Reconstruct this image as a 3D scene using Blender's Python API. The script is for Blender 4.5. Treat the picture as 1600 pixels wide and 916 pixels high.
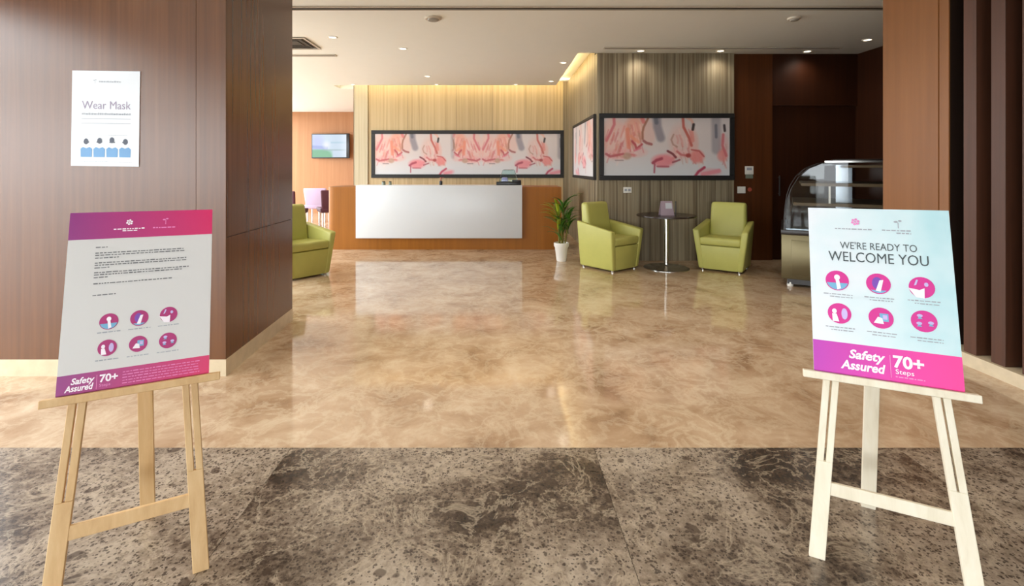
import bpy, bmesh, math, random
import numpy as np
from mathutils import Vector, Matrix

for _o in list(bpy.data.objects):
    bpy.data.objects.remove(_o)
SC = bpy.context.scene
COL = SC.collection
random.seed(7)
PI = math.pi

# ------------------------------------------------------------------ camera
F_PX, CAM_H = 770.0, 1.37
cam_d = bpy.data.cameras.new('camera')
cam_d.sensor_width = 36.0
cam_d.lens = F_PX / 1600.0 * 36.0
cam_d.shift_x = 19.0 / 1600.0
cam_d.shift_y = -196.0 / 1600.0
cam_d.clip_start = 0.05
cam = bpy.data.objects.new('camera', cam_d)
cam.location = (0, 0, CAM_H)
cam.rotation_euler = (PI / 2, 0, 0)
COL.objects.link(cam)
SC.camera = cam

# ------------------------------------------------------------------ sky and exposure
SC.view_settings.view_transform = 'Standard'
SC.view_settings.look = 'None'
SC.view_settings.exposure = 0.18
SC.view_settings.gamma = 1.0
SC.view_settings.use_curve_mapping = False
SC.cycles.use_denoising = True
SC.cycles.max_bounces = 10
SC.cycles.diffuse_bounces = 6
SC.cycles.glossy_bounces = 5
SC.cycles.transmission_bounces = 8
SC.cycles.transparent_max_bounces = 12
SC.cycles.caustics_reflective = False
SC.cycles.caustics_refractive = False
SC.cycles.sample_clamp_indirect = 6.0

SKY_STRENGTH = 7.2
world = bpy.data.worlds.new('overcast_sky')
SC.world = world
world.use_nodes = True
wbg = world.node_tree.nodes['Background']
wbg.inputs['Color'].default_value = (0.90, 0.96, 1.0, 1)
wbg.inputs['Strength'].default_value = SKY_STRENGTH


def portal(name, loc, rot, sx, sy):
    d = bpy.data.lights.new(name, 'AREA')
    d.shape = 'RECTANGLE'
    d.size, d.size_y = sx, sy
    d.cycles.is_portal = True
    o = bpy.data.objects.new(name, d)
    o.location, o.rotation_euler = loc, rot
    COL.objects.link(o)


# daylight through the glazed entrance (left), the front doors (behind) and the lounge windows
portal('entrance_glazing_portal', (-4.28, 0.9, 1.42), (0, -PI / 2, 0), 2.8, 7.0)
portal('front_door_portal', (-0.6, -2.55, 1.45), (PI / 2, 0, 0), 6.4, 2.8)
portal('lounge_window_portal', (-5.72, 9.65, 1.52), (0, -PI / 2, math.atan2(2.0, 10.49)), 2.95, 10.7)


def spot(name, loc, energy, color=(1.0, 0.90, 0.76), size=100, blend=1.0, rad=0.09, parent=None, tilt=(0, 0, 0)):
    d = bpy.data.lights.new(name, 'SPOT')
    d.energy = energy
    d.color = color
    d.spot_size = math.radians(size)
    d.spot_blend = blend
    d.shadow_soft_size = rad
    o = bpy.data.objects.new(name, d)
    o.location = loc
    o.rotation_euler = tilt
    if parent:
        o.parent = parent
    COL.objects.link(o)
    return o


def strip_light(name, loc, sx, sy, energy, color, rot=(0, 0, 0)):
    d = bpy.data.lights.new(name, 'AREA')
    d.shape = 'RECTANGLE'
    d.size, d.size_y = sx, sy
    d.energy = energy
    d.color = color
    o = bpy.data.objects.new(name, d)
    o.location, o.rotation_euler = loc, rot
    COL.objects.link(o)


HALL_FILL_W = 45
# warm LED strips inside the two ceiling coves (above the back wall, beside the cladded block)
strip_light('back_cove_strip', (-0.9, 10.09, 3.10), 4.6, 0.04, 20, (1.0, 0.80, 0.52), (PI, 0, 0))
strip_light('side_cove_strip', (1.158, 8.8, 3.12), 0.04, 2.9, 9, (1.0, 0.72, 0.32), (0, -PI / 2, 0))


# fill spots added under the hall ceiling, out of frame, to brighten the floor
for lx in (-2.6, -0.9, 0.8, 2.4):
    for ly in (2.0, 3.3, 4.6):
        spot('hall_fill_spot', (lx, ly, 3.04), HALL_FILL_W, (1.0, 0.90, 0.76), 120)

# ------------------------------------------------------------------ materials
def s2l(c):
    return tuple(((v / 255.0) / 12.92 if v / 255.0 <= 0.04045 else ((v / 255.0 + 0.055) / 1.055) ** 2.4) for v in c)


def lin(c):
    return s2l(c) + (1.0,)


class NT:
    def __init__(self, name):
        self.m = bpy.data.materials.new(name)
        self.m.use_nodes = True
        self.t = self.m.node_tree
        self.b = self.t.nodes['Principled BSDF']

    def n(self, kind, **kw):
        nd = self.t.nodes.new(kind)
        for k, v in kw.items():
            if k.startswith('i_'):
                nd.inputs[k[2:].replace('_', ' ')].default_value = v
            else:
                setattr(nd, k, v)
        return nd

    def l(self, a, b):
        self.t.links.new(a, b)

    def set(self, **kw):
        for k, v in kw.items():
            self.b.inputs[k.replace('_', ' ')].default_value = v

    def ramp(self, fac, stops):
        r = self.n('ShaderNodeValToRGB')
        e = r.color_ramp.elements
        while len(e) > 1:
            e.remove(e[-1])
        e[0].position, e[0].color = stops[0][0], lin(stops[0][1])
        for p, c in stops[1:]:
            x = e.new(p)
            x.color = lin(c)
        self.l(fac, r.inputs['Fac'])
        return r.outputs['Color']

    def mix(self, fac, a, b, mode='MIX'):
        m = self.n('ShaderNodeMix', data_type='RGBA', blend_type=mode)
        if isinstance(fac, (int, float)):
            m.inputs[0].default_value = fac
        else:
            self.l(fac, m.inputs[0])
        for sock, v in ((m.inputs[6], a), (m.inputs[7], b)):
            if isinstance(v, tuple):
                sock.default_value = v
            else:
                self.l(v, sock)
        return m.outputs[2]

    def math(self, op, a, b=None):
        m = self.n('ShaderNodeMath', operation=op)
        for i, v in enumerate((a, b)):
            if v is None:
                continue
            if isinstance(v, (int, float)):
                m.inputs[i].default_value = v
            else:
                self.l(v, m.inputs[i])
        return m.outputs[0]

    def coords(self, scale=(1, 1, 1), rnd=0.0):
        g = self.n('ShaderNodeNewGeometry')
        v = g.outputs['Position']
        if rnd:
            oi = self.n('ShaderNodeObjectInfo')
            r = self.math('MULTIPLY', oi.outputs['Random'], rnd)
            add = self.n('ShaderNodeVectorMath', operation='ADD')
            self.l(v, add.inputs[0])
            self.l(r, add.inputs[1])
            v = add.outputs[0]
        mp = self.n('ShaderNodeMapping')
        mp.inputs['Scale'].default_value = scale
        self.l(v, mp.inputs['Vector'])
        return mp.outputs['Vector']

    def noise(self, vec, scale, detail=4, rough=0.55, dist=0.0):
        n = self.n('ShaderNodeTexNoise')
        n.inputs['Scale'].default_value = scale
        n.inputs['Detail'].default_value = detail
        n.inputs['Roughness'].default_value = rough
        n.inputs['Distortion'].default_value = dist
        self.l(vec, n.inputs['Vector'])
        return n.outputs['Fac']

    def bump(self, fac, strength=0.1, dist=0.01):
        b = self.n('ShaderNodeBump')
        b.inputs['Strength'].default_value = strength
        b.inputs['Distance'].default_value = dist
        self.l(fac, b.inputs['Height'])
        self.l(b.outputs['Normal'], self.b.inputs['Normal'])


def plain(name, rgb, rough=0.5, metal=0.0, spec=0.5, var=0.06, coat=0.0, nscale=6.0):
    k = NT(name)
    f = k.noise(k.coords(), nscale, 3)
    c = lin(rgb)
    d = tuple(v * (1 - 2 * var) for v in c[:3]) + (1,)
    col = k.mix(f, d, tuple(min(1, v * (1 + var)) for v in c[:3]) + (1,))
    k.l(col, k.b.inputs['Base Color'])
    k.set(Roughness=rough, Metallic=metal, Specular_IOR_Level=spec, Coat_Weight=coat)
    return k.m


def wood(name, stops, scale=(18, 18, 0.7), rough=0.4, spec=0.5, rnd=0.0, tone=0.0, coat=0.0, bump=0.05, coat_rough=0.15, detail=5):
    """straight grained timber, grain along world Z; rnd offsets the grain of each object, tone varies its brightness"""
    k = NT(name)
    v = k.coords(scale, rnd)
    f = k.noise(v, 1.0, detail, 0.6, 0.4)
    col = k.ramp(f, stops)
    if tone:
        oi = k.n('ShaderNodeObjectInfo')
        hs = k.n('ShaderNodeHueSaturation')
        val = k.math('ADD', k.math('MULTIPLY', oi.outputs['Random'], tone), 1.0 - tone / 2)
        k.l(val, hs.inputs['Value'])
        k.l(col, hs.inputs['Color'])
        col = hs.outputs['Color']
    k.l(col, k.b.inputs['Base Color'])
    k.set(Roughness=rough, Specular_IOR_Level=spec, Coat_Weight=coat, Coat_Roughness=coat_rough)
    k.bump(f, bump, 0.004)
    return k.m


M = {}
M['column_wood'] = wood('walnut_column_veneer', [(0.3, (88, 52, 27)), (0.55, (99, 60, 32)), (0.8, (108, 68, 38))], (26, 26, 0.6), 0.27, 0.7, rnd=0.0, bump=0.0)
M['dark_wood'] = wood('dark_walnut_veneer', [(0.3, (74, 38, 14)), (0.6, (84, 45, 18)), (0.8, (92, 51, 21))], (22, 22, 0.6), 0.4, 0.3, bump=0.03)
M['door_wood'] = wood('deep_walnut_veneer', [(0.3, (46, 20, 7)), (0.6, (54, 25, 9)), (0.8, (60, 29, 11))], (22, 22, 0.6), 0.45, 0.25, bump=0.03)
M['slat_wood'] = wood('slat_walnut', [(0.3, (70, 42, 28)), (0.6, (80, 48, 33)), (0.8, (88, 54, 38))], (30, 30, 0.8), 0.45, 0.4, rnd=3.0, tone=0.12)
M['slat_back'] = wood('slat_backing_dark', [(0.3, (30, 18, 12)), (0.7, (38, 23, 15))], (20, 20, 0.8), 0.6, 0.3)
M['pier_wood'] = wood('teak_pier_veneer', [(0.3, (122, 76, 36)), (0.6, (131, 83, 41)), (0.8, (138, 90, 46))], (14, 14, 0.5), 0.4, 0.45, bump=0.03)
M['alcove_wood'] = wood('orange_teak_veneer', [(0.3, (160, 112, 74)), (0.6, (169, 121, 82)), (0.8, (177, 129, 90))], (14, 14, 0.5), 0.5, 0.3)
M['counter_wood'] = wood('counter_teak', [(0.3, (136, 82, 18)), (0.6, (148, 90, 22)), (0.8, (158, 98, 28))], (14, 14, 0.6), 0.45, 0.25)
M['grey_plank'] = wood('grey_streaked_veneer', [(0.30, (84, 70, 52)), (0.43, (118, 104, 82)), (0.56, (144, 132, 108)), (0.72, (170, 158, 132))], (26, 26, 0.3), 0.5, 0.3, rnd=7.0, tone=0.3, detail=6)
M['back_panel'] = wood('pale_oak_veneer', [(0.3, (174, 152, 112)), (0.5, (194, 172, 132)), (0.75, (208, 188, 148))], (30, 30, 0.4), 0.5, 0.35, rnd=5.0, tone=0.12)
M['back_edge'] = wood('pale_grey_oak', [(0.25, (172, 160, 132)), (0.5, (190, 178, 150)), (0.8, (204, 192, 166))], (30, 30, 0.4), 0.5, 0.35, rnd=5.0)
M['pine'] = wood('raw_pine', [(0.25, (190, 152, 104)), (0.5, (206, 170, 122)), (0.75, (216, 184, 138))], (26, 26, 2.2), 0.55, 0.35, rnd=5.0, tone=0.06)
M['pine_lit'] = wood('raw_pine_lit', [(0.25, (214, 202, 178)), (0.5, (226, 216, 194)), (0.75, (232, 224, 206))], (26, 26, 2.2), 0.55, 0.35, rnd=5.0, tone=0.05)  # same pine as the left easel, with the strong daylight put into its colour
M['ceiling'] = plain('ceiling_paint', (238, 240, 236), 0.7, var=0.01)
M['white_paint'] = plain('white_paint', (232, 228, 220), 0.6, var=0.01)
M['white_lacquer'] = plain('white_lacquer', (210, 214, 218), 0.3, var=0.008)
M['black'] = plain('black_frame_lacquer', (17, 13, 12), 0.5)
M['black_plastic'] = plain('black_plastic', (18, 17, 18), 0.3)
M['lime'] = plain('lime_leather', (182, 180, 98), 0.42, var=0.04, spec=0.4, nscale=9)
M['chrome'] = plain('brushed_steel', (196, 194, 188), 0.22, metal=1.0, var=0.02)
M['table_top'] = plain('dark_table_laminate', (46, 32, 28), 0.25)
M['plastic_white'] = plain('white_plastic', (232, 230, 222), 0.4, var=0.01)
M['plastic_grey'] = plain('grey_green_plastic', (120, 128, 112), 0.4)
M['pot'] = plain('white_glazed_pot', (232, 230, 224), 0.25, var=0.02)
M['soil'] = plain('dark_soil', (52, 36, 26), 0.9, var=0.3, nscale=60)
M['leaf'] = plain('leaf_green', (66, 110, 30), 0.4, var=0.2, nscale=14)
M['leaf_young'] = plain('leaf_yellow_green', (150, 164, 40), 0.4, var=0.15, nscale=14)
M['cane'] = plain('green_cane', (122, 112, 42), 0.55, var=0.2, nscale=30)
M['steel_olive'] = plain('case_steel_panel', (112, 102, 74), 0.34, metal=0.7, var=0.06)
M['case_dark'] = plain('case_dark_trim', (40, 34, 32), 0.3)
M['case_shelf'] = plain('case_shelf_edge', (104, 84, 58), 0.5, var=0.05)
M['case_deck'] = plain('case_steel_deck', (170, 184, 196), 0.25, metal=0.6)
M['case_mirror'] = plain('case_mirror_post', (150, 156, 164), 0.2, metal=0.9, var=0.1)
M['plum'] = plain('plum_upholstery', (74, 30, 44), 0.6)
M['lilac'] = plain('lilac_upholstery', (194, 174, 204), 0.5)
M['card'] = plain('mauve_card', (170, 150, 160), 0.5)
M['white_leg'] = plain('white_leg_metal', (226, 222, 226), 0.3)
M['detector_grey'] = plain('detector_grey', (158, 152, 142), 0.6)
M['vent_dark'] = plain('vent_dark', (62, 54, 42), 0.7)
M['vent_frame'] = plain('vent_frame', (206, 196, 180), 0.5)
M['seam'] = plain('panel_seam_dark', (44, 24, 14), 0.7)
M['paper'] = plain('print_paper', (204, 207, 212), 0.45, var=0.005)
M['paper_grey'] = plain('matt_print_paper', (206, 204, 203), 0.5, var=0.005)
M['ink_grey'] = plain('ink_grey', (112, 112, 114), 0.6)
M['ink_pale'] = plain('ink_pale_grey', (160, 164, 172), 0.6)
M['ink_mauve'] = plain('ink_mauve', (146, 134, 156), 0.6)
M['ink_dark'] = plain('ink_charcoal', (66, 76, 80), 0.6)
M['ink_white'] = plain('ink_white', (246, 236, 246), 0.5)
M['ink_magenta'] = plain('ink_magenta', (206, 26, 138), 0.5, var=0.02)
M['ink_plum'] = plain('ink_plum', (166, 14, 104), 0.5, var=0.02)
M['ink_teal'] = plain('ink_teal', (110, 170, 206), 0.5)
M['ink_violet'] = plain('ink_violet', (116, 60, 170), 0.5)
M['ink_lav'] = plain('ink_lavender', (196, 176, 226), 0.5)
M['ink_pink'] = plain('ink_pink', (226, 130, 190), 0.5)
M['ink_navy'] = plain('ink_navy', (52, 58, 74), 0.5)
M['ink_sky'] = plain('ink_sky', (92, 140, 184), 0.5)
M['terra'] = plain('terracotta_plastic', (170, 80, 60), 0.4)
M['paving'] = plain('outside_paving', (206, 205, 202), 0.9, var=0.1)
M['skirting'] = plain('skirting_marble', (206, 190, 162), 0.25, var=0.12, nscale=14)


def gradient_print(name, axis_len, a, b):
    """printed left-to-right colour blend, in the object's own X"""
    k = NT(name)
    tc = k.n('ShaderNodeTexCoord')
    sx = k.n('ShaderNodeSeparateXYZ')
    k.l(tc.outputs['Object'], sx.inputs[0])
    f = k.math('ADD', k.math('DIVIDE', sx.outputs[0], axis_len), 0.5)
    col = k.ramp(f, [(0.0, a), (1.0, b)])
    k.l(col, k.b.inputs['Base Color'])
    k.set(Roughness=0.45)
    return k.m


M['band_left'] = gradient_print('printed_band_plum_to_crimson', 0.42, (138, 30, 120), (205, 8, 92))
M['band_right'] = gradient_print('printed_band_violet_to_pink', 0.42, (178, 40, 170), (236, 34, 140))


def wash_print():
    k = NT('printed_pale_aqua_wash')
    tc = k.n('ShaderNodeTexCoord')
    f = k.noise(tc.outputs['Object'], 4.0, 3)
    sx = k.n('ShaderNodeSeparateXYZ')
    k.l(tc.outputs['Object'], sx.inputs[0])
    g = k.math('ADD', k.math('MULTIPLY', sx.outputs[0], 1.2), f)
    col = k.ramp(g, [(0.25, (218, 222, 228)), (0.6, (198, 219, 224)), (0.95, (160, 204, 212))])
    k.l(col, k.b.inputs['Base Color'])
    k.set(Roughness=0.45)
    return k.m


M['wash'] = wash_print()


def vcol(name, rough=0.5, emit=0.0):
    k = NT(name)
    a = k.n('ShaderNodeVertexColor', layer_name='print')
    k.set(Roughness=rough)
    k.b.inputs['Base Color'].default_value = (0.01, 0.01, 0.012, 1)
    if not emit:
        k.l(a.outputs['Color'], k.b.inputs['Base Color'])
    else:
        k.l(a.outputs['Color'], k.b.inputs['Emission Color'])
        k.set(Emission_Strength=emit)
    return k.m


M['art_print'] = vcol('art_print', 0.4)
M['screen'] = vcol('tv_screen', 0.2, 0.7)


def emission(name, rgb, strength):
    k = NT(name)
    k.set(Emission_Color=lin(rgb), Emission_Strength=strength)
    k.b.inputs['Base Color'].default_value = lin(rgb)
    return k.m


M['lamp'] = emission('lamp_lens', (255, 240, 214), 4.0)


def glass(name, tint=(1, 1, 1), rough=0.0):
    """thin pane: mostly clear with fresnel reflection"""
    m = bpy.data.materials.new(name)
    m.use_nodes = True
    t = m.node_tree
    t.nodes.clear()
    out = t.nodes.new('ShaderNodeOutputMaterial')
    mx = t.nodes.new('ShaderNodeMixShader')
    tr = t.nodes.new('ShaderNodeBsdfTransparent')
    tr.inputs[0].default_value = tint + (1,)
    gl = t.nodes.new('ShaderNodeBsdfGlossy')
    gl.inputs['Roughness'].default_value = rough
    fr = t.nodes.new('ShaderNodeFresnel')
    fr.inputs['IOR'].default_value = 1.5
    t.links.new(fr.outputs[0], mx.inputs[0])
    t.links.new(tr.outputs[0], mx.inputs[1])
    t.links.new(gl.outputs[0], mx.inputs[2])
    t.links.new(mx.outputs[0], out.inputs[0])
    return m


M['glass'] = glass('clear_glass', (0.93, 0.95, 0.94), 0.02)
M['clear_dome'] = glass('clear_plastic', (0.80, 0.93, 0.92), 0.05)


def beige_marble():
    k = NT('beige_emperador_marble')
    v = k.coords()
    warp = k.noise(v, 1.3, 3, 0.5)
    a = k.noise(v, 2.4, 9, 0.66, 0.5)
    col = k.ramp(a, [(0.28, (136, 106, 80)), (0.43, (172, 142, 112)), (0.57, (192, 165, 136)), (0.74, (212, 191, 164))])
    vn = k.noise(v, 5.0, 7, 0.68, 0.5)
    vein = k.math('SUBTRACT', 1.0, k.math('MULTIPLY', k.math('ABSOLUTE', k.math('SUBTRACT', vn, 0.5)), 16.0))
    vein = k.math('MAXIMUM', vein, 0.0)
    vein = k.math('MULTIPLY', vein, k.math('MULTIPLY', warp, 0.7))
    col = k.mix(vein, col, lin((218, 200, 172)))
    k.l(col, k.b.inputs['Base Color'])
    k.set(Roughness=0.075, Specular_IOR_Level=0.5)
    k.bump(warp, 0.02, 0.01)
    return k.m


M['beige_marble'] = beige_marble()


def dark_marble():
    k = NT('dark_emperador_marble')
    v = k.coords((1, 1, 1), 11.0)
    big = k.noise(v, 1.6, 6, 0.62, 0.5)
    fine = k.noise(v, 30.0, 6, 0.75, 0.2)
    f = k.math('ADD', k.math('MULTIPLY', big, 0.75), k.math('MULTIPLY', fine, 0.5))
    # three large dark clasts that lie in the slabs in view
    sp = k.n('ShaderNodeSeparateXYZ')
    k.l(k.coords(), sp.inputs[0])
    wob = k.noise(k.coords(), 5.0, 5, 0.65)
    for cx, cy, rx, ry, lo, hi in ((0.16, 2.06, 0.46, 0.30, -9, 0.46), (-0.95, 2.25, 0.09, 0.15, -1.02, 9), (1.55, 2.28, 0.55, 0.16, 0.46, 1.94)):
        qx = k.math('DIVIDE', k.math('SUBTRACT', sp.outputs[0], cx), rx)
        qy = k.math('DIVIDE', k.math('SUBTRACT', sp.outputs[1], cy), ry)
        dd = k.math('SQRT', k.math('ADD', k.math('MULTIPLY', qx, qx), k.math('MULTIPLY', qy, qy)))
        mk = k.math('SUBTRACT', k.math('ADD', 0.72, k.math('MULTIPLY', wob, 0.7)), dd)
        mk = k.math('MINIMUM', k.math('MAXIMUM', k.math('MULTIPLY', mk, 4.0), 0.0), 1.0)
        inside = k.math('MULTIPLY', k.math('GREATER_THAN', sp.outputs[0], lo), k.math('LESS_THAN', sp.outputs[0], hi))
        f = k.math('SUBTRACT', f, k.math('MULTIPLY', k.math('MULTIPLY', mk, inside), 0.085))
    col = k.ramp(f, [(0.42, (48, 39, 33)), (0.52, (78, 65, 54)), (0.60, (122, 107, 92)), (0.74, (168, 153, 136))])
    # rounded dark pebbles of two sizes
    for sc_, thr, dk in ((95.0, 0.46, (46, 36, 30)), (46.0, 0.30, (56, 45, 37)), (13.0, 0.27, (68, 55, 45))):
        vo = k.n('ShaderNodeTexVoronoi')
        vo.inputs['Scale'].default_value = sc_
        vo.inputs['Randomness'].default_value = 1.0
        mv = k.n('ShaderNodeVectorMath', operation='ADD')
        k.l(v, mv.inputs[0])
        nz = k.n('ShaderNodeTexNoise')
        nz.inputs['Scale'].default_value = sc_ * 0.9
        k.l(v, nz.inputs['Vector'])
        ms = k.n('ShaderNodeVectorMath', operation='SCALE')
        ms.inputs['Scale'].default_value = 0.9 / sc_
        k.l(nz.outputs['Color'], ms.inputs[0])
        k.l(ms.outputs[0], mv.inputs[1])
        k.l(mv.outputs[0], vo.inputs['Vector'])
        sep = k.n('ShaderNodeSeparateColor')
        k.l(vo.outputs['Color'], sep.inputs[0])
        size = k.math('MULTIPLY', sep.outputs[0], thr * 1.5)
        d = k.math('SUBTRACT', size, vo.outputs['Distance'])
        d = k.math('MULTIPLY', d, 9.0)
        d = k.math('MINIMUM', k.math('MAXIMUM', d, 0.0), 0.75)
        gate = k.math('GREATER_THAN', sep.outputs[1], 0.4)
        col = k.mix(k.math('MULTIPLY', d, gate), col, lin(dk))
    vn = k.noise(v, 4.0, 6, 0.65, 0.6)
    vein = k.math('SUBTRACT', 1.0, k.math('MULTIPLY', k.math('ABSOLUTE', k.math('SUBTRACT', vn, 0.5)), 45.0))
    vein = k.math('MULTIPLY', k.math('MAXIMUM', vein, 0.0), 0.5)
    col = k.mix(vein, col, lin((186, 170, 148)))
    k.l(col, k.b.inputs['Base Color'])
    k.set(Roughness=0.22, Specular_IOR_Level=0.5)
    return k.m


M['dark_marble'] = dark_marble()


# ------------------------------------------------------------------ mesh helpers
def box(bm, x0, x1, y0, y1, z0, z1, bev=0.0, seg=2):
    vs = [bm.verts.new(p) for p in ((x0, y0, z0), (x1, y0, z0), (x1, y1, z0), (x0, y1, z0), (x0, y0, z1), (x1, y0, z1), (x1, y1, z1), (x0, y1, z1))]
    return _hexa(bm, vs, bev, seg)


def hexa(bm, pts, bev=0.0, seg=2):
    return _hexa(bm, [bm.verts.new(p) for p in pts], bev, seg)


def _hexa(bm, vs, bev, seg):
    fs = [bm.faces.new([vs[i] for i in q]) for q in ((0, 3, 2, 1), (4, 5, 6, 7), (0, 1, 5, 4), (1, 2, 6, 5), (2, 3, 7, 6), (3, 0, 4, 7))]
    if bev > 0:
        es = list({e for f in fs for e in f.edges})
        bmesh.ops.bevel(bm, geom=es, offset=bev, segments=seg, profile=0.5, affect='EDGES')
    return fs


def prism(bm, poly, axis_pts):
    """extrude a polygon given as list of 3D points along a vector"""
    a = [bm.verts.new(p) for p in poly]
    b = [bm.verts.new(Vector(p) + Vector(axis_pts)) for p in poly]
    n = len(a)
    bm.faces.new(a[::-1])
    bm.faces.new(b)
    for i in range(n):
        bm.faces.new((a[i], a[(i + 1) % n], b[(i + 1) % n], b[i]))


def lathe(bm, prof, seg=24, c=(0, 0), cap=True):
    rings = []
    for r, z in prof:
        rings.append([bm.verts.new((c[0] + r * math.cos(2 * PI * i / seg), c[1] + r * math.sin(2 * PI * i / seg), z)) for i in range(seg)])
    for a, b in zip(rings, rings[1:]):
        for i in range(seg):
            bm.faces.new((a[i], a[(i + 1) % seg], b[(i + 1) % seg], b[i]))
    if cap:
        bm.faces.new(rings[0][::-1])
        bm.faces.new(rings[-1])


def tube(bm, pts, radii, seg=10):
    rings = []
    for i, p in enumerate(pts):
        p = Vector(p)
        d = (Vector(pts[min(i + 1, len(pts) - 1)]) - Vector(pts[max(i - 1, 0)])).normalized()
        u = d.orthogonal().normalized()
        w = d.cross(u)
        if rings:
            u = (pu - d * pu.dot(d)).normalized()
            w = d.cross(u)
        pu = u
        rings.append([bm.verts.new(p + (u * math.cos(2 * PI * k / seg) + w * math.sin(2 * PI * k / seg)) * radii[i]) for k in range(seg)])
    for a, b in zip(rings, rings[1:]):
        for k in range(seg):
            bm.faces.new((a[k], a[(k + 1) % seg], b[(k + 1) % seg], b[k]))
    bm.faces.new(rings[0][::-1])
    bm.faces.new(rings[-1])


def obj(name, bm, mat, parent=None, smooth=False, recalc=True):
    if recalc:
        bmesh.ops.recalc_face_normals(bm, faces=bm.faces)
    me = bpy.data.meshes.new(name)
    bm.to_mesh(me)
    bm.free()
    for mm in (mat if isinstance(mat, (list, tuple)) else [mat]):
        me.materials.append(mm)
    if smooth:
        me.polygons.foreach_set('use_smooth', [True] * len(me.polygons))
        try:
            me.set_sharp_from_angle(angle=math.radians(38))
        except Exception:
            pass
    o = bpy.data.objects.new(name, me)
    if parent:
        o.parent = parent
    COL.objects.link(o)
    return o


def bx(name, mat, parent, *dims, bev=0.0, seg=2, smooth=None):
    bm = bmesh.new()
    box(bm, *dims, bev, seg)
    return obj(name, bm, mat, parent, smooth=(bev > 0 if smooth is None else smooth))


def tag(o, label, cat, group=None, kind=None):
    o['label'] = label
    o['category'] = cat
    if group:
        o['group'] = group
    if kind:
        o['kind'] = kind
    return o


def thing(name, label, cat, loc=(0, 0, 0), rz=0.0, group=None):
    o = bpy.data.objects.new(name, None)
    o.empty_display_size = 0.1
    o.location = loc
    o.rotation_euler = (0, 0, rz)
    COL.objects.link(o)
    return tag(o, label, cat, group)


def struct(name, bm, mat, smooth=False):
    o = obj(name, bm, mat, None, smooth)
    o['kind'] = 'structure'
    return o


def sbox(name, mat, *boxes, bev=0.0):
    bm = bmesh.new()
    for b in boxes:
        box(bm, *b, bev)
    return struct(name, bm, mat)


def dup(root, loc, rz, label=None, group=None):
    r = root.copy()
    COL.objects.link(r)
    r.location = loc
    r.rotation_euler = (0, 0, rz)
    if label:
        r['label'] = label
    if group:
        r['group'] = group
    for ch in list(root.children):
        c = ch.copy()
        COL.objects.link(c)
        c.parent = r
        for g in ch.children:
            d = g.copy()
            COL.objects.link(d)
            d.parent = c
    return r


# ------------------------------------------------------------------ room measures
CEIL = 3.055
COL_X0, COL_X1, COL_Y0, COL_Y1 = -1.80, -1.857, 3.236, 4.41     # left pier: near corner / far corner
BLK_X0, BLK_X1, BLK_Y = 1.431, 3.446, 7.25                      # clad block
BACK_Y = 10.38
ALC_Y = 14.9
PIER_X = 3.25

# ------------------------------------------------------------------ floor
EDGE = 2.41
floor = sbox('floor', M['beige_marble'], (-7.3, 5.6, EDGE, 15.2, -0.12, 0.0))
xs = [-5.46, -3.98, -2.5, -1.02, 0.46, 1.94, 3.42, 4.2]
for a, b in zip(xs, xs[1:]):
    for y0, y1 in ((EDGE - 1.25, EDGE), (EDGE - 2.5, EDGE - 1.25), (EDGE - 3.75, EDGE - 2.5), (EDGE - 5.0, EDGE - 3.75)):
        bx('stone_slab', M['dark_marble'], floor, a + 0.001, b - 0.001, y0 + 0.001, y1 - 0.0005, -0.06, 0.0)
sub = bx('slab_bed', M['seam'], floor, -5.5, 4.2, -2.6, EDGE, -0.12, -0.0615)
ground = sbox('ground', M['paving'], (-45, -5.46, -45, 45, -0.2, -0.06), (-5.46, 45, -45, -2.6, -0.2, -0.06))

# ------------------------------------------------------------------ ceiling with its two coves
T = 0.25
bm = bmesh.new()
prism(bm, [(-4.40, -2.6, CEIL), (1.15, -2.6, CEIL), (1.15, 10.06, CEIL), (-5.72, 10.06, CEIL), (-4.72, COL_Y1, CEIL), (-4.40, COL_Y1, CEIL)], (0, 0, T))
prism(bm, [(-5.72, 10.06, CEIL), (-3.4, 10.06, CEIL), (-3.4, 15.2, CEIL), (-6.78, 15.2, CEIL)], (0, 0, T))
for b_ in ((1.15, BLK_X0, -2.6, BLK_Y, CEIL, CEIL + T),
           (BLK_X0, 5.7, -2.6, 7.45, CEIL, CEIL + T),
           (-3.4, -2.9, BACK_Y + 0.1, 15.2, CEIL, CEIL + T),
           (1.15, BLK_X0, BLK_Y, BACK_Y - 0.03, CEIL + 0.13, CEIL + T),
           (-3.5, 1.6, 7.2, BACK_Y + 0.2, CEIL + T, CEIL + T + 0.1)):
    box(bm, *b_)
ceiling = struct('ceiling', bm, M['ceiling'])

# ------------------------------------------------------------------ left pier (clad in walnut panels)
bm = bmesh.new()
prism(bm, [(-3.36, COL_Y0 + 0.012, 0.0), (COL_X0 - 0.012, COL_Y0 + 0.012, 0.0), (COL_X1 - 0.012, COL_Y1, 0.0), (-3.36, COL_Y1, 0.0)], (0, 0, CEIL))
wall_left = struct('wall_left', bm, M['seam'])
SK = 0.11
for xa, xb in ((-3.36, -1.997), (-1.994, COL_X0)):
    bx('panel', M['column_wood'], wall_left, xa, xb, COL_Y0, COL_Y0 + 0.012, SK, CEIL)
dx = COL_X1 - COL_X0
for z0, z1 in ((SK, 0.908), (0.912, CEIL)):
    bm = bmesh.new()
    prism(bm, [(COL_X0, COL_Y0 + 0.0005, z0), (COL_X0 - 0.012, COL_Y0 + 0.0125, z0), (COL_X1 - 0.012, COL_Y1, z0), (COL_X1, COL_Y1, z0)], (0, 0, z1 - z0))
    obj('panel', bm, M['column_wood'], wall_left)
bm = bmesh.new()
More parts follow.
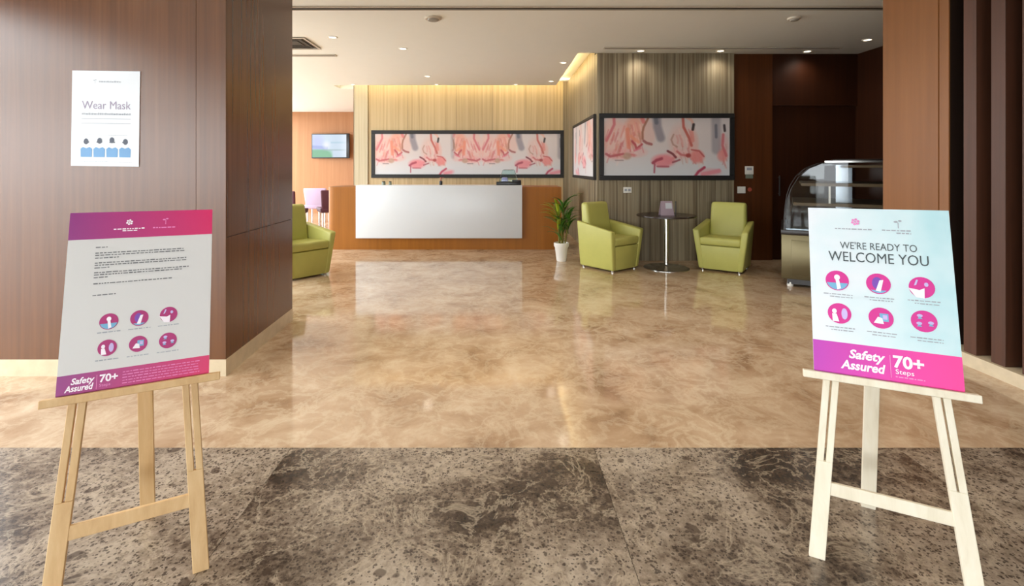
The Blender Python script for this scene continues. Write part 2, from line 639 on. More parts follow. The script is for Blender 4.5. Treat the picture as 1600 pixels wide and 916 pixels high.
prism(bm, [(-3.36, COL_Y0 - 0.003, 0), (COL_X0 + 0.003, COL_Y0 - 0.003, 0), (COL_X1 + 0.003, COL_Y1 + 0.003, 0), (COL_X1 - 0.03, COL_Y1 + 0.003, 0),
           (COL_X0 - 0.02, COL_Y0 + 0.02, 0), (-3.36, COL_Y0 + 0.02, 0)], (0, 0, SK))
struct('baseboard_left', bm, M['skirting'])

# entrance glazing on the left and the front: slim dark frames, a header above
sbox('trim_1', M['dark_wood'], (-4.35, -4.2, -2.6, COL_Y1, 2.70, CEIL), (-4.35, 4.2, -2.7, -2.6, 2.82, CEIL))
for i, y in enumerate((-2.6, -0.7, 1.2)):
    pass
sbox('wall_front', M['dark_wood'], (2.6, 4.2, -2.7, -2.6, 0, 2.82), (-4.35, -3.8, -2.7, -2.6, 0, 2.82))

# slab added outside, out of view, to hold back skylight at the front
sbox('front_sky_blocker', M['white_paint'], (-13.0, 8.0, -13.0, -2.75, 3.1, 3.4))

# lounge windows wall and end walls
WA, WB = Vector((-4.6, COL_Y1, 0)), Vector((-6.6, ALC_Y, 0))      # the glazed side of the lounge runs at a slant


def slant(name, mat, t0, t1, z0, z1, th=0.1, off=0.0):
    d = (WB - WA)
    nrm = Vector((-d.y, d.x, 0)).normalized()
    p, q = WA + d * t0 + nrm * off, WA + d * t1 + nrm * off
    bm = bmesh.new()
    prism(bm, [p + Vector((0, 0, z0)), q + Vector((0, 0, z0)), q + nrm * th + Vector((0, 0, z0)), p + nrm * th + Vector((0, 0, z0))], (0, 0, z1 - z0))
    return struct(name, bm, mat)


slant('wall_lounge_window', M['white_paint'], 0.0, 1.0, 0.0, 0.06)
slant('trim_2', M['white_paint'], 0.0, 1.0, 2.98, CEIL)
for i in range(6):
    slant('window_%d' % (i + 1), M['white_leg'], i / 5.0 - 0.002, i / 5.0 + 0.003, 0.06, 2.98, 0.06, 0.02)
sbox('wall_alcove', M['alcove_wood'], (-7.4, -2.9, ALC_Y, ALC_Y + 0.2, 0, CEIL))
sbox('wall_alcove_side', M['alcove_wood'], (-3.05, -2.9, BACK_Y + 0.22, ALC_Y, 0, CEIL))

# back wall: pale veneer panels
wall_back = sbox('wall_back', M['seam'], (-3.06, 1.6, BACK_Y + 0.012, BACK_Y + 0.22, 0, CEIL + T))
px = [553, 575.2, 637, 713, 770, 820, 880, 889.5]
pxX = [(p - 781) / 74.2 for p in px]
pxX[-1] = BLK_X0
for i, (a, b) in enumerate(zip(pxX, pxX[1:])):
    mat = M['back_edge'] if i == 0 else (M['grey_plank'] if i == 6 else M['back_panel'])
    bx('panel', mat, wall_back, a + 0.0025, b - 0.0025, BACK_Y - (0.03 if i in (0, 6) else 0.0), BACK_Y + 0.012, 0, CEIL + T)
bx('panel', M['back_edge'], wall_back, -3.073, -3.06, BACK_Y - 0.03, BACK_Y + 0.22, 0, CEIL + T)

# clad block: core with vertical streaked planks
wall_block = sbox('wall_block', M['seam'], (BLK_X0 + 0.012, BLK_X1 - 0.002, BLK_Y + 0.012, BACK_Y + 0.2, 0, CEIL + T))
rw = random.Random(3)
x = BLK_X0
while x < BLK_X1 - 0.01:
    w = rw.choice((0.07, 0.1, 0.13, 0.16, 0.2))
    e = min(BLK_X1, x + w)
    if BLK_X1 - e < 0.06:
        e = BLK_X1
    bx('plank', M['grey_plank'], wall_block, x + 0.001, e - 0.001, BLK_Y - rw.choice((0, 0.002, 0.004)), BLK_Y + 0.012, 0, CEIL)
    x = e
y = BLK_Y
while y < BACK_Y - 0.031:
    e = min(BACK_Y - 0.03, y + rw.choice((0.1, 0.16, 0.22, 0.28)))
    bx('plank', M['grey_plank'], wall_block, BLK_X0 - rw.choice((0, 0.002)), BLK_X0 + 0.012, y + 0.001, e - 0.001, 0, CEIL + T)
    y = e

# dark right rear wall with a recessed door, and its return
DY = 7.3
wall_right = sbox('wall_rear_right', M['dark_wood'],
                  (BLK_X1, 5.3, DY + 0.012, DY + 0.2, 2.29, CEIL), (BLK_X1, 4.04, DY + 0.012, DY + 0.2, 0, 2.29))
bx('panel', M['dark_wood'], wall_right, BLK_X1, 4.038, DY, DY + 0.012, 0, CEIL)
bx('panel', M['door_wood'], wall_right, 4.042, 5.3, DY, DY + 0.012, 2.29, CEIL)
door = sbox('door_1', M['door_wood'], (4.04, 5.3, DY + 0.05, DY + 0.12, 0, 2.29))
dh = bmesh.new()
box(dh, 4.14, 4.16, DY + 0.0, DY + 0.02, 0.95, 1.25, 0.005)
for z in (0.98, 1.22):
    box(dh, 4.145, 4.155, DY + 0.02, DY + 0.05, z - 0.006, z + 0.006)
obj('door_handle', dh, M['case_dark'], door)
sbox('wall_rear_return', M['door_wood'], (5.3, 5.5, 4.18, DY + 0.2, 0, CEIL))

# right pier and slatted wall
wall_slats = sbox('wall_right', M['slat_back'], (3.40, 3.6, -2.6, 3.58, 0, CEIL), (3.26, 5.5, 3.58, 4.18, 0, CEIL))
bx('panel', M['pier_wood'], wall_slats, PIER_X, PIER_X + 0.012, 3.655, 4.18, 0.09, CEIL)
bx('panel', M['pier_wood'], wall_slats, PIER_X + 0.006, PIER_X + 0.016, 3.575, 3.652, 0.09, CEIL)
slat0 = None
for i in range(9):
    yc = 3.41 - 0.194 * i
    if slat0 is None:
        slat0 = bx('slat', M['slat_wood'], wall_slats, -0.01, 0.14, -0.046, 0.046, 0.085, CEIL, bev=0.003, seg=1, smooth=False)
        s = slat0
    else:
        s = slat0.copy()
        COL.objects.link(s)
    s.location = (PIER_X + 0.01, yc, 0)
sbox('wall_right_near', M['dark_wood'], (PIER_X, 3.4, -2.6, 1.7, 0, CEIL))
sbox('baseboard_right', M['skirting'], (3.225, 3.40, 1.7, 4.18, 0, 0.085))


# ------------------------------------------------------------------ ceiling fittings
def downlight(x, y, label, energy=45, z=CEIL, r=0.045, size=150):
    t = thing('ceiling_downlight', label, 'ceiling light', (x, y, z), 0, 'recessed ceiling downlights')
    bm = bmesh.new()
    lathe(bm, [(r + 0.018, 0.0), (r + 0.018, -0.006), (r + 0.006, -0.009), (r, -0.004), (r, 0.0)], 20, cap=False)
    obj('trim_ring', bm, M['white_paint'], t, smooth=True)
    bm = bmesh.new()
    lathe(bm, [(r, -0.001), (r * 0.9, -0.005), (r * 0.4, -0.0065)], 20)
    obj('lamp_lens', bm, M['lamp'], t, smooth=True)
    spot('lamp_light', (0, 0, -0.03), energy, size=size, parent=t)
    return t


DL = [(-2.16, 6.36, 'downlight beside the square ceiling diffuser'),
      (-1.37, 6.97, 'downlight between the square diffuser and the reception desk'),
      (-1.33, 9.07, 'downlight on the ceiling above the reception desk'),
      (1.00, 9.6, 'downlight at the far end of the yellow side cove'),
      (1.02, 7.9, 'dim downlight beside the middle of the yellow side cove'),
      (2.03, 7.10, 'downlight above the left half of the large flamingo print'),
      (3.18, 7.10, 'downlight above the right end of the large flamingo print'),
      (4.45, 7.13, 'downlight in front of the dark brown door'),
      (4.84, 6.49, 'downlight over the curved glass display case, close to the brown return wall')]
for x, y, lb in DL:
    downlight(x, y, lb, 3 if 'dim' in lb else (15 if 7.05 < y < 7.2 else 6))
for x, nm in ((-2.97, 'left'), (-1.28, 'middle'), (0.32, 'right')):
    downlight(x, 9.97, 'small downlight on the ceiling edge before the back wall, %s of the three' % nm, 6, r=0.035, size=140)


def vent(name, label, x0, x1, y0, y1, nslat, along='x'):
    t = thing(name, label, 'air vent', ((x0 + x1) / 2, (y0 + y1) / 2, CEIL))
    hx, hy = (x1 - x0) / 2, (y1 - y0) / 2
    bx('backing', M['vent_dark'], t, -hx, hx, -hy, hy, -0.003, -0.001)
    fw = min(0.014, hy * 0.3)
    bm = bmesh.new()
    for b in ((-hx, hx, -hy, -hy + fw), (-hx, hx, hy - fw, hy), (-hx, -hx + fw, -hy + fw, hy - fw), (hx - fw, hx, -hy + fw, hy - fw)):
        box(bm, *b, -0.012, -0.001)
    obj('frame', bm, M['vent_frame'], t)
    for k in range(nslat):
        yy = -hy + fw + (2 * hy - 2 * fw) * (k + 1) / (nslat + 1)
        bx('slat', M['vent_frame'], t, -hx + fw, hx - fw, yy - 0.002, yy + 0.002, -0.012, -0.003)
    return t


vent('linear_vent', 'long dark slot diffuser across the ceiling nearest the entrance', -4.0, 4.9, 5.14, 5.25, 0)
vent('linear_vent', 'dark slot diffuser in the ceiling above the large flamingo print', 1.46, 4.8, 6.89, 6.97, 0)
vent('linear_vent', 'short slot diffuser behind the square ceiling diffuser', -3.4, -2.45, 7.33, 7.43, 0)
t = thing('ceiling_diffuser', 'square four-way ceiling air diffuser with dark louvres near the left pier', 'air vent', (-2.82, 6.66, CEIL))
bx('backing', M['vent_dark'], t, -0.29, 0.29, -0.29, 0.29, -0.004, -0.001)
for k, h in enumerate((0.30, 0.22, 0.14)):
    bm = bmesh.new()
    w = 0.022
    z = -0.02 + 0.004 * k
    for b in ((-h, h, -h, -h + w), (-h, h, h - w, h), (-h, -h + w, -h + w, h - w), (h - w, h, -h + w, h - w)):
        box(bm, *b, z, z + 0.012)
    obj('louvre_ring', bm, M['vent_frame'] if k == 0 else M['vent_dark'], t)


def disc(label, x, y, r, name='smoke_detector'):
    t = thing(name, label, 'detector', (x, y, CEIL))
    bm = bmesh.new()
    lathe(bm, [(r, 0.0), (r, -0.012), (r * 0.9, -0.02)], 28)
    obj('base', bm, M['vent_frame'], t, smooth=True)
    bm = bmesh.new()
    lathe(bm, [(r * 0.7, -0.02), (r * 0.6, -0.034), (r * 0.3, -0.04)], 24)
    obj('sensor', bm, M['detector_grey'], t, smooth=True)


disc('round grey ceiling detector left of the room centre, behind the long slot diffuser', -0.75, 5.54, 0.095)
disc('round ceiling detector at the right, between the two slot diffusers', 3.31, 5.54, 0.07)


# ------------------------------------------------------------------ printed art
def flamingo_motif(X, Y):
    """colour of the watercolour print; X in picture heights from the left, Y from the top; arrays in, rgb (0-255) out"""
    U, V = 75 + X * 680.0, 75 + Y * 680.0
    r = np.full(U.shape + (3,), 0.0)
    r[...] = (208, 198, 196)
    tt = np.clip((V - 420) / 300, 0, 1)[..., None]
    r = r * (1 - tt) + np.array((206, 208, 212)) * tt

    def put(mask, c, a):
        nonlocal r
        m = (np.clip(mask, 0, 1) * a)[..., None]
        r = r * (1 - m) + np.array(c, float) * m

    def blob(cx, cy, rx, ry, c, a=0.8):
        d = np.sqrt(((U - cx) / rx) ** 2 + ((V - cy) / ry) ** 2)
        put((1.25 - d) / 0.5, c, a)

    def stroke(pts, rad, c, a=0.9):
        rad = rad * 0.72 if rad < 40 else rad
        best = np.full(U.shape, 1e9)
        for (x0, y0), (x1, y1) in zip(pts, pts[1:]):
            dx_, dy_ = x1 - x0, y1 - y0
            q = np.clip(((U - x0) * dx_ + (V - y0) * dy_) / (dx_ * dx_ + dy_ * dy_ + 1e-6), 0, 1)
            best = np.minimum(best, np.hypot(U - x0 - q * dx_, V - y0 - q * dy_))
        put((1.2 - best / rad) / 0.6, c, a)

    blob(230, 330, 190, 230, (224, 178, 170), 0.8)
    blob(250, 500, 170, 60, (222, 160, 160), 0.75)
    blob(430, 230, 110, 190, (224, 158, 138), 0.85)
    blob(600, 250, 80, 150, (220, 182, 172), 0.7)
    blob(980, 350, 140, 210, (214, 184, 178), 0.85)
    blob(450, 480, 130, 60, (222, 176, 172), 0.6)
    blob(160, 250, 90, 200, (222, 188, 178), 0.7)
    blob(1120, 380, 60, 160, (220, 168, 158), 0.6)
    blob(930, 500, 130, 50, (222, 170, 170), 0.6)
    blob(1470, 400, 60, 130, (218, 170, 170), 0.6)
    blob(1300, 720, 140, 50, (220, 170, 176), 0.6)
    rf = random.Random(5)
    for cx, cy, sx_, sy_, n_, dirx, diry in ((230, 330, 120, 170, 34, -20, 60), (430, 260, 80, 150, 30, 14, 60), (250, 505, 130, 30, 16, 60, 8),
                                             (980, 350, 90, 150, 22, 20, 60), (775, 585, 95, 45, 24, 50, -22), (1165, 530, 55, 50, 16, 20, 40), (1465, 480, 40, 110, 14, 8, 50)):
        for _i in range(n_):
            u0, v0_ = cx + rf.uniform(-1, 1) * sx_, cy + rf.uniform(-1, 1) * sy_
            k_ = rf.uniform(0.5, 1.3)
            c_ = rf.choice(((206, 118, 112), (232, 196, 186), (228, 150, 132), (196, 96, 100), (236, 208, 202), (186, 130, 112)))
            stroke([(u0, v0_), (u0 + dirx * k_, v0_ + diry * k_), (u0 + dirx * k_ * 1.5 + rf.uniform(-15, 15), v0_ + diry * k_ * 1.8)], rf.uniform(10, 20), c_, rf.uniform(0.25, 0.45))
    stroke([(690, 60), (700, 180), (740, 310)], 55, (128, 122, 132), 0.75)
    stroke([(680, 60), (690, 130)], 35, (92, 96, 108), 0.7)
    stroke([(1385, 90), (1388, 300), (1390, 450)], 60, (150, 144, 150), 0.7)
    stroke([(1385, 160), (1388, 300)], 25, (92, 94, 106), 0.7)
    stroke([(190, 60), (196, 150), (150, 250), (105, 340)], 26, (200, 100, 108), 0.8)
    stroke([(520, 70), (540, 120)], 36, (214, 110, 108), 0.8)
    stroke([(590, 80), (540, 180), (526, 240), (528, 320)], 20, (150, 96, 74), 0.8)
    stroke([(350, 210), (365, 420)], 36, (222, 132, 108), 0.75)
    stroke([(390, 290), (480, 360)], 26, (226, 150, 120), 0.8)
    stroke([(405, 350), (440, 390), (455, 440), (520, 385)], 20, (178, 72, 78), 0.85)
    stroke([(540, 345), (575, 370), (630, 385)], 24, (150, 84, 84), 0.85)
    stroke([(430, 460), (500, 430)], 20, (214, 110, 126), 0.7)
    stroke([(100, 500), (150, 530), (300, 500)], 22, (176, 78, 86), 0.8)
    stroke([(210, 576), (300, 576)], 12, (140, 122, 124), 0.7)
    blob(345, 525, 48, 42, (178, 146, 124), 0.8)
    stroke([(890, 270), (862, 330), (885, 390), (930, 415)], 16, (170, 132, 116), 0.7)
    stroke([(1048, 70), (1100, 100), (1120, 150)], 24, (222, 170, 152), 0.8)
    stroke([(998, 60), (1006, 180), (1075, 320), (1100, 400)], 24, (184, 88, 78), 0.85)
    stroke([(1100, 240), (1112, 340)], 36, (212, 132, 122), 0.75)
    stroke([(1124, 150), (1114, 210)], 24, (52, 42, 42), 0.95)
    blob(770, 580, 130, 75, (222, 134, 142), 0.9)
    stroke([(820, 465), (880, 500), (915, 540)], 20, (116, 50, 56), 0.9)
    stroke([(648, 605), (690, 575), (750, 555)], 26, (158, 60, 78), 0.85)
    stroke([(668, 620), (664, 720)], 15, (160, 62, 82), 0.8)
    stroke([(700, 648), (830, 650)], 16, (168, 74, 88), 0.8)
    stroke([(880, 600), (960, 570)], 17, (146, 70, 82), 0.8)
    stroke([(930, 470), (980, 510), (1060, 520)], 20, (194, 104, 104), 0.8)
    blob(1165, 530, 80, 75, (220, 134, 130), 0.9)
    blob(1062, 518, 30, 26, (160, 62, 58), 0.85)
    stroke([(1100, 450), (1190, 465), (1245, 530)], 15, (182, 84, 84), 0.8)
    stroke([(1145, 760), (1180, 710), (1250, 660)], 24, (172, 50, 76), 0.9)
    stroke([(1230, 740), (1420, 700)], 38, (222, 136, 148), 0.85)
    blob(1460, 520, 60, 70, (224, 142, 136), 0.8)
    stroke([(1482, 160), (1488, 225)], 22, (54, 46, 50), 0.9)
    stroke([(1470, 270), (1462, 400), (1505, 520)], 24, (200, 104, 110), 0.8)
    return r


def print_mesh(name, mat, w, h, nx, ny, func, parent, to3d):
    """a flat printed sheet: a fine grid whose print colours come from func(X, Y)"""
    gx, gy = np.meshgrid(np.linspace(0, 1, nx), np.linspace(0, 1, ny))
    rgb = func(gx * w, gy * h) / 255.0
    rgb = np.where(rgb <= 0.04045, rgb / 12.92, ((rgb + 0.055) / 1.055) ** 2.4)
    me = bpy.data.meshes.new(name)
    vs = [to3d(a, b) for a, b in zip(gx.ravel(), gy.ravel())]
    fs = [(j * nx + i, (j + 1) * nx + i, (j + 1) * nx + i + 1, j * nx + i + 1) for j in range(ny - 1) for i in range(nx - 1)]
    me.from_pydata(vs, [], fs)
    at = me.color_attributes.new('print', 'FLOAT_COLOR', 'POINT')
    c4 = np.ones((nx * ny, 4), np.float32)
    c4[:, :3] = rgb.reshape(-1, 3)
    at.data.foreach_set('color', c4.ravel())
    me.materials.append(mat)
    o = bpy.data.objects.new(name, me)
    if parent:
        o.parent = parent
    COL.objects.link(o)
    return o


def framed_print(label, origin, rz, w, h, fw, func, nx, ny, motif_w):
    """origin: lower left corner at the wall plane; the picture faces local -Y"""
    t = thing('framed_print', label, 'picture', origin, rz, 'framed flamingo prints')
    d = 0.04
    bx('backing', M['black'], t, fw * 0.5, w - fw * 0.5, -d * 0.6, -0.001, fw * 0.5, h - fw * 0.5)
    for nm, b in (('rail', (0, w, 0, fw)), ('rail', (0, w, h - fw, h)), ('stile', (0, fw, fw, h - fw)), ('stile', (w - fw, w, fw, h - fw))):
        bx('frame_' + nm, M['black'], t, b[0], b[1], -d, -0.001, b[2], b[3], bev=0.004, seg=1)
    print_mesh('art_sheet', M['art_print'], motif_w, 1.0, nx, ny, func, t,
               lambda a, b: (fw + (w - 2 * fw) * a, -d * 0.6 - 0.002, h - fw - (h - 2 * fw) * b))
    return t


def motif_back(X, Y):
    A = flamingo_motif(X, Y)
    B = flamingo_motif(2.58 - X, Y)
    C = flamingo_motif(X - 2.58, Y)
    k = np.clip((X - 1.85) / 0.1, 0, 1)[..., None]
    r = A * (1 - k) + B * k
    k = np.clip((X - 2.56) / 0.04, 0, 1)[..., None]
    return r * (1 - k) + C * k


def motif_side(X, Y):
    return flamingo_motif(2.3 - X, Y) * 0.72 + np.array((226, 216, 216)) * 0.28 + 6


framed_print('large framed flamingo watercolour on the grey plank block above the small table',
             (1.455, BLK_Y - 0.005, 1.185), 0, 1.98, 0.98, 0.07, flamingo_motif, 216, 101, 2.16)
framed_print('long framed flamingo watercolour on the pale back wall behind the reception desk',
             (-2.70, BACK_Y, 1.154), 0, 4.045, 1.0, 0.075, motif_back, 330, 75, 4.50)
framed_print('framed flamingo watercolour on the receding side of the grey plank block',
             (BLK_X0 - 0.003, 9.42, 1.185), -PI / 2, 2.12, 0.98, 0.05, motif_side, 160, 76, 2.2)


# wall television
def screen_fn(X, Y):
    r = np.zeros(X.shape + (3,))
    r[...] = (196, 214, 232)

    def put(m, c, a=1.0):
        nonlocal r
        m = (np.clip(m, 0, 1) * a)[..., None]
        r = r * (1 - m) + np.array(c, float) * m
    put(1.4 - np.hypot((X - 0.15) / 0.22, (Y - 0.3) / 0.4) * 1.2, (186, 192, 246))
    put((0.12 - np.abs(Y - 0.55 - 0.1 * X)) / 0.08 * (X < 0.45), (124, 138, 214), 0.7)
    put((Y - 0.62) / 0.08 * np.clip((0.62 - X) / 0.3, 0, 1), (64, 166, 96))
    put((0.05 - np.abs(Y - 0.35)) / 0.03 * (X > 0.55), (150, 190, 210), 0.7)
    put((0.04 - np.abs(Y - 0.68)) / 0.03 * (X > 0.3), (120, 150, 150), 0.6)
    put((X - 0.8) / 0.2, (226, 236, 244), 0.8)
    put(1.2 - np.hypot((X - 0.42) / 0.12, (Y - 0.45) / 0.2), (240, 238, 240), 0.9)
    return r


t = thing('wall_television', 'flat television with a lit blue and green picture on the orange wood wall', 'television', (-5.08, ALC_Y - 0.11, 2.02), math.radians(-8))
bx('wall_bracket', M['black_plastic'], t, -0.2, 0.2, 0.03, 0.085, -0.15, 0.15)
bx('housing', M['black_plastic'], t, -0.6, 0.6, -0.02, 0.03, -0.37, 0.37, bev=0.008)
print_mesh('screen', M['screen'], 1.0, 1.0, 48, 30, screen_fn, t, lambda a, b: (-0.57 + 1.08 * a, -0.0225, 0.34 - 0.68 * b))


# ------------------------------------------------------------------ lettering and flat print on boards
def text_mesh(body, size, align='CENTER', bold=0.0, shear=0.0, width=None, spacing=1.0):
    """a mesh of the words lying in the XZ plane facing -Y, baseline at z = 0; width stretches it to a given length"""
    cu = bpy.data.curves.new('lettering', 'FONT')
    cu.body = body
    cu.size = size
    cu.align_x = align
    cu.offset = bold
    cu.shear = shear
    cu.space_character = spacing
    cu.resolution_u = 3
    ob = bpy.data.objects.new('lettering', cu)
    COL.objects.link(ob)
    dg = bpy.context.evaluated_depsgraph_get()
    me = bpy.data.meshes.new_from_object(ob.evaluated_get(dg))
    bpy.data.objects.remove(ob)
    xs_ = [v.co.x for v in me.vertices]
    k = (width / (max(xs_) - min(xs_))) if width else 1.0
    for v in me.vertices:
        v.co = Vector((v.co.x * k, 0, v.co.y))
    return me


def lettering(parent, body, x, y, z, size, mat, **kw):
    me = text_mesh(body, size, **kw)
    me.name = 'lettering'
    me.materials.append(mat)
    o = bpy.data.objects.new('lettering', me)
    o.location = (x, y, z)
    o.parent = parent
    COL.objects.link(o)
    return o


def flat_poly(bm, pts, y, mi=0):
    f = bm.faces.new([bm.verts.new((p[0], y, p[1])) for p in pts])
    f.normal_update()
    if f.normal.y > 0:
        f.normal_flip()
    f.material_index = mi


def ell(cx, cz, rx, rz, n=18, a0=0.0, a1=2 * PI):
    full = abs(a1 - a0 - 2 * PI) < 1e-6
    m = n if full else n + 1
    return [(cx + rx * math.cos(a0 + (a1 - a0) * i / n), cz + rz * math.sin(a0 + (a1 - a0) * i / n)) for i in range(m)]


def rect(x0, x1, z0, z1):
    return [(x0, z0), (x1, z0), (x1, z1), (x0, z1)]


def dashes(name, mat, parent, y, lines, seed=0, hgt=0.004):
    """print too small to read in the photograph: rows of short strokes, one part"""
    rr = random.Random(seed)
    bm = bmesh.new()
    for x0, x1, z in lines:
        xx = x0
        while xx < x1 - 0.003:
            w = rr.uniform(0.004, 0.016)
            e = min(x1, xx + w)
            flat_poly(bm, rect(xx, e, z, z + hgt * rr.uniform(0.7, 1.0)), y)
            xx = e + 0.0028
    o = obj(name, bm, mat, parent, recalc=False)
    o['kind'] = 'stuff'
    return o


def pictogram(parent, kind, r, mats):
    """small figures inside an icon disc; mats: light, blue, violet"""
    bm = bmesh.new()
    y = -0.0012
    if kind == 0:      # person in front of a pale blue ground
        flat_poly(bm, ell(0, 0, r * 0.92, r * 0.92, 16, PI * 1.08, PI * 1.92), y + 0.0004, 1)
        flat_poly(bm, ell(0, 0.32 * r, 0.25 * r, 0.28 * r), y)
        flat_poly(bm, [(-0.14 * r, 0.1 * r), (0.16 * r, 0.1 * r), (0.3 * r, -0.75 * r), (-0.02 * r, -0.9 * r)], y)
    elif kind == 1:    # a hand under a violet drop
        flat_poly(bm, ell(-0.1 * r, 0.05 * r, 0.42 * r, 0.6 * r), y + 0.0004, 2)
        flat_poly(bm, ell(0, 0, r * 0.9, r * 0.9, 12, PI * 1.25, PI * 1.75), y + 0.0002, 1)
        flat_poly(bm, [(0.1 * r, 0.35 * r), (0.42 * r, 0.4 * r), (0.15 * r, -0.75 * r), (-0.25 * r, -0.7 * r)], y)
    elif kind == 2:    # open white hands reaching in from the lower left, two small marks
        flat_poly(bm, [(-1.05 * r, -0.1 * r), (-0.2 * r, -0.25 * r), (0.2 * r, -0.05 * r), (0.15 * r, -1.02 * r), (-0.5 * r, -0.95 * r)], y)
        flat_poly(bm, [(-0.6 * r, 0.15 * r), (-0.42 * r, 0.2 * r), (-0.25 * r, 0.7 * r), (-0.4 * r, 0.72 * r)], y, 3)
        flat_poly(bm, ell(0.35 * r, 0.3 * r, 0.16 * r, 0.2 * r), y, 3)
    elif kind == 3:    # white figure beside a lavender panel
        flat_poly(bm, ell(0.42 * r, 0.0, 0.26 * r, 0.55 * r), y, 3)
        flat_poly(bm, ell(-0.42 * r, 0.2 * r, 0.2 * r, 0.24 * r), y)
        flat_poly(bm, [(-0.62 * r, -0.05 * r), (-0.25 * r, -0.05 * r), (-0.05 * r, -0.8 * r), (-0.6 * r, -0.8 * r)], y)
    elif kind == 4:    # pale stepped blocks
        flat_poly(bm, rect(-0.1 * r, 0.6 * r, -0.3 * r, 0.45 * r), y + 0.0004, 1)
        flat_poly(bm, [(-0.6 * r, -0.5 * r), (0.2 * r, -0.55 * r), (0.1 * r, 0.0), (-0.25 * r, 0.1 * r)], y)
        flat_poly(bm, rect(0.15 * r, 0.5 * r, -0.1 * r, 0.3 * r), y, 3)
    else:              # three small blobs kept apart
        for cx, cz in ((-0.3 * r, 0.5 * r), (-0.38 * r, -0.22 * r), (0.5 * r, -0.1 * r)):
            flat_poly(bm, ell(cx, cz, 0.22 * r, 0.15 * r), y, 3)
            flat_poly(bm, [(cx - 0.2 * r, cz - 0.3 * r), (cx + 0.2 * r, cz - 0.3 * r), (cx, cz - 0.05 * r)], y, 1)
    return obj('pictogram', bm, mats, parent, recalc=False)


def icon(parent, x, z, r, kind, disc_mat, mats):
    bm = bmesh.new()
    flat_poly(bm, ell(0, 0, r, r, 28), 0.0)
    o = obj('icon_disc', bm, disc_mat, parent, recalc=False)
    o.location = (x, -0.0062, z)
    pictogram(o, kind, r, mats)
    return o


def flower_logo(parent, x, z, r, mat, y=-0.0070, petals=6):
    bm = bmesh.new()
    for i in range(petals):
        a = 2 * PI * i / petals + 0.3
        cx, cz = 0.55 * r * math.cos(a), 0.55 * r * math.sin(a)
        flat_poly(bm, ell(cx, cz, r * 0.26, r * 0.26, 8), 0)
    flat_poly(bm, ell(0, 0, r * 0.2, r * 0.2, 8), 0)
    o = obj('logo', bm, mat, parent, recalc=False)
    o.location = (x, y, z)


def sprig_logo(parent, x, z, r, mat, y=-0.0070):
    bm = bmesh.new()
    flat_poly(bm, rect(-0.08 * r, 0.08 * r, -r, 0.3 * r), 0)
    flat_poly(bm, ell(-0.4 * r, 0.45 * r, 0.4 * r, 0.22 * r, 10), 0)
    flat_poly(bm, ell(0.35 * r, 0.7 * r, 0.35 * r, 0.22 * r, 10), 0)
    o = obj('logo', bm, mat, parent, recalc=False)
    o.location = (x, y, z)


# ------------------------------------------------------------------ easels
EAS = {
    'R': dict(O=(1.300, 1.6285), yaw=-0.4769, tilt=0.2082, w=0.4249, h=0.6062, v0=0.6323, a=0.2123, b=0.1538, vc=0.2336, du=0.0016, roll=0.0132),
    'L': dict(O=(-1.1872, 1.5749), yaw=0.4938, tilt=0.2285, w=0.4279, h=0.6005, v0=0.6383, a=0.1987, b=0.1556, vc=0.2270, du=0.0028, roll=-0.0112),
}
LEG_W, LEG_T = 0.048, 0.02


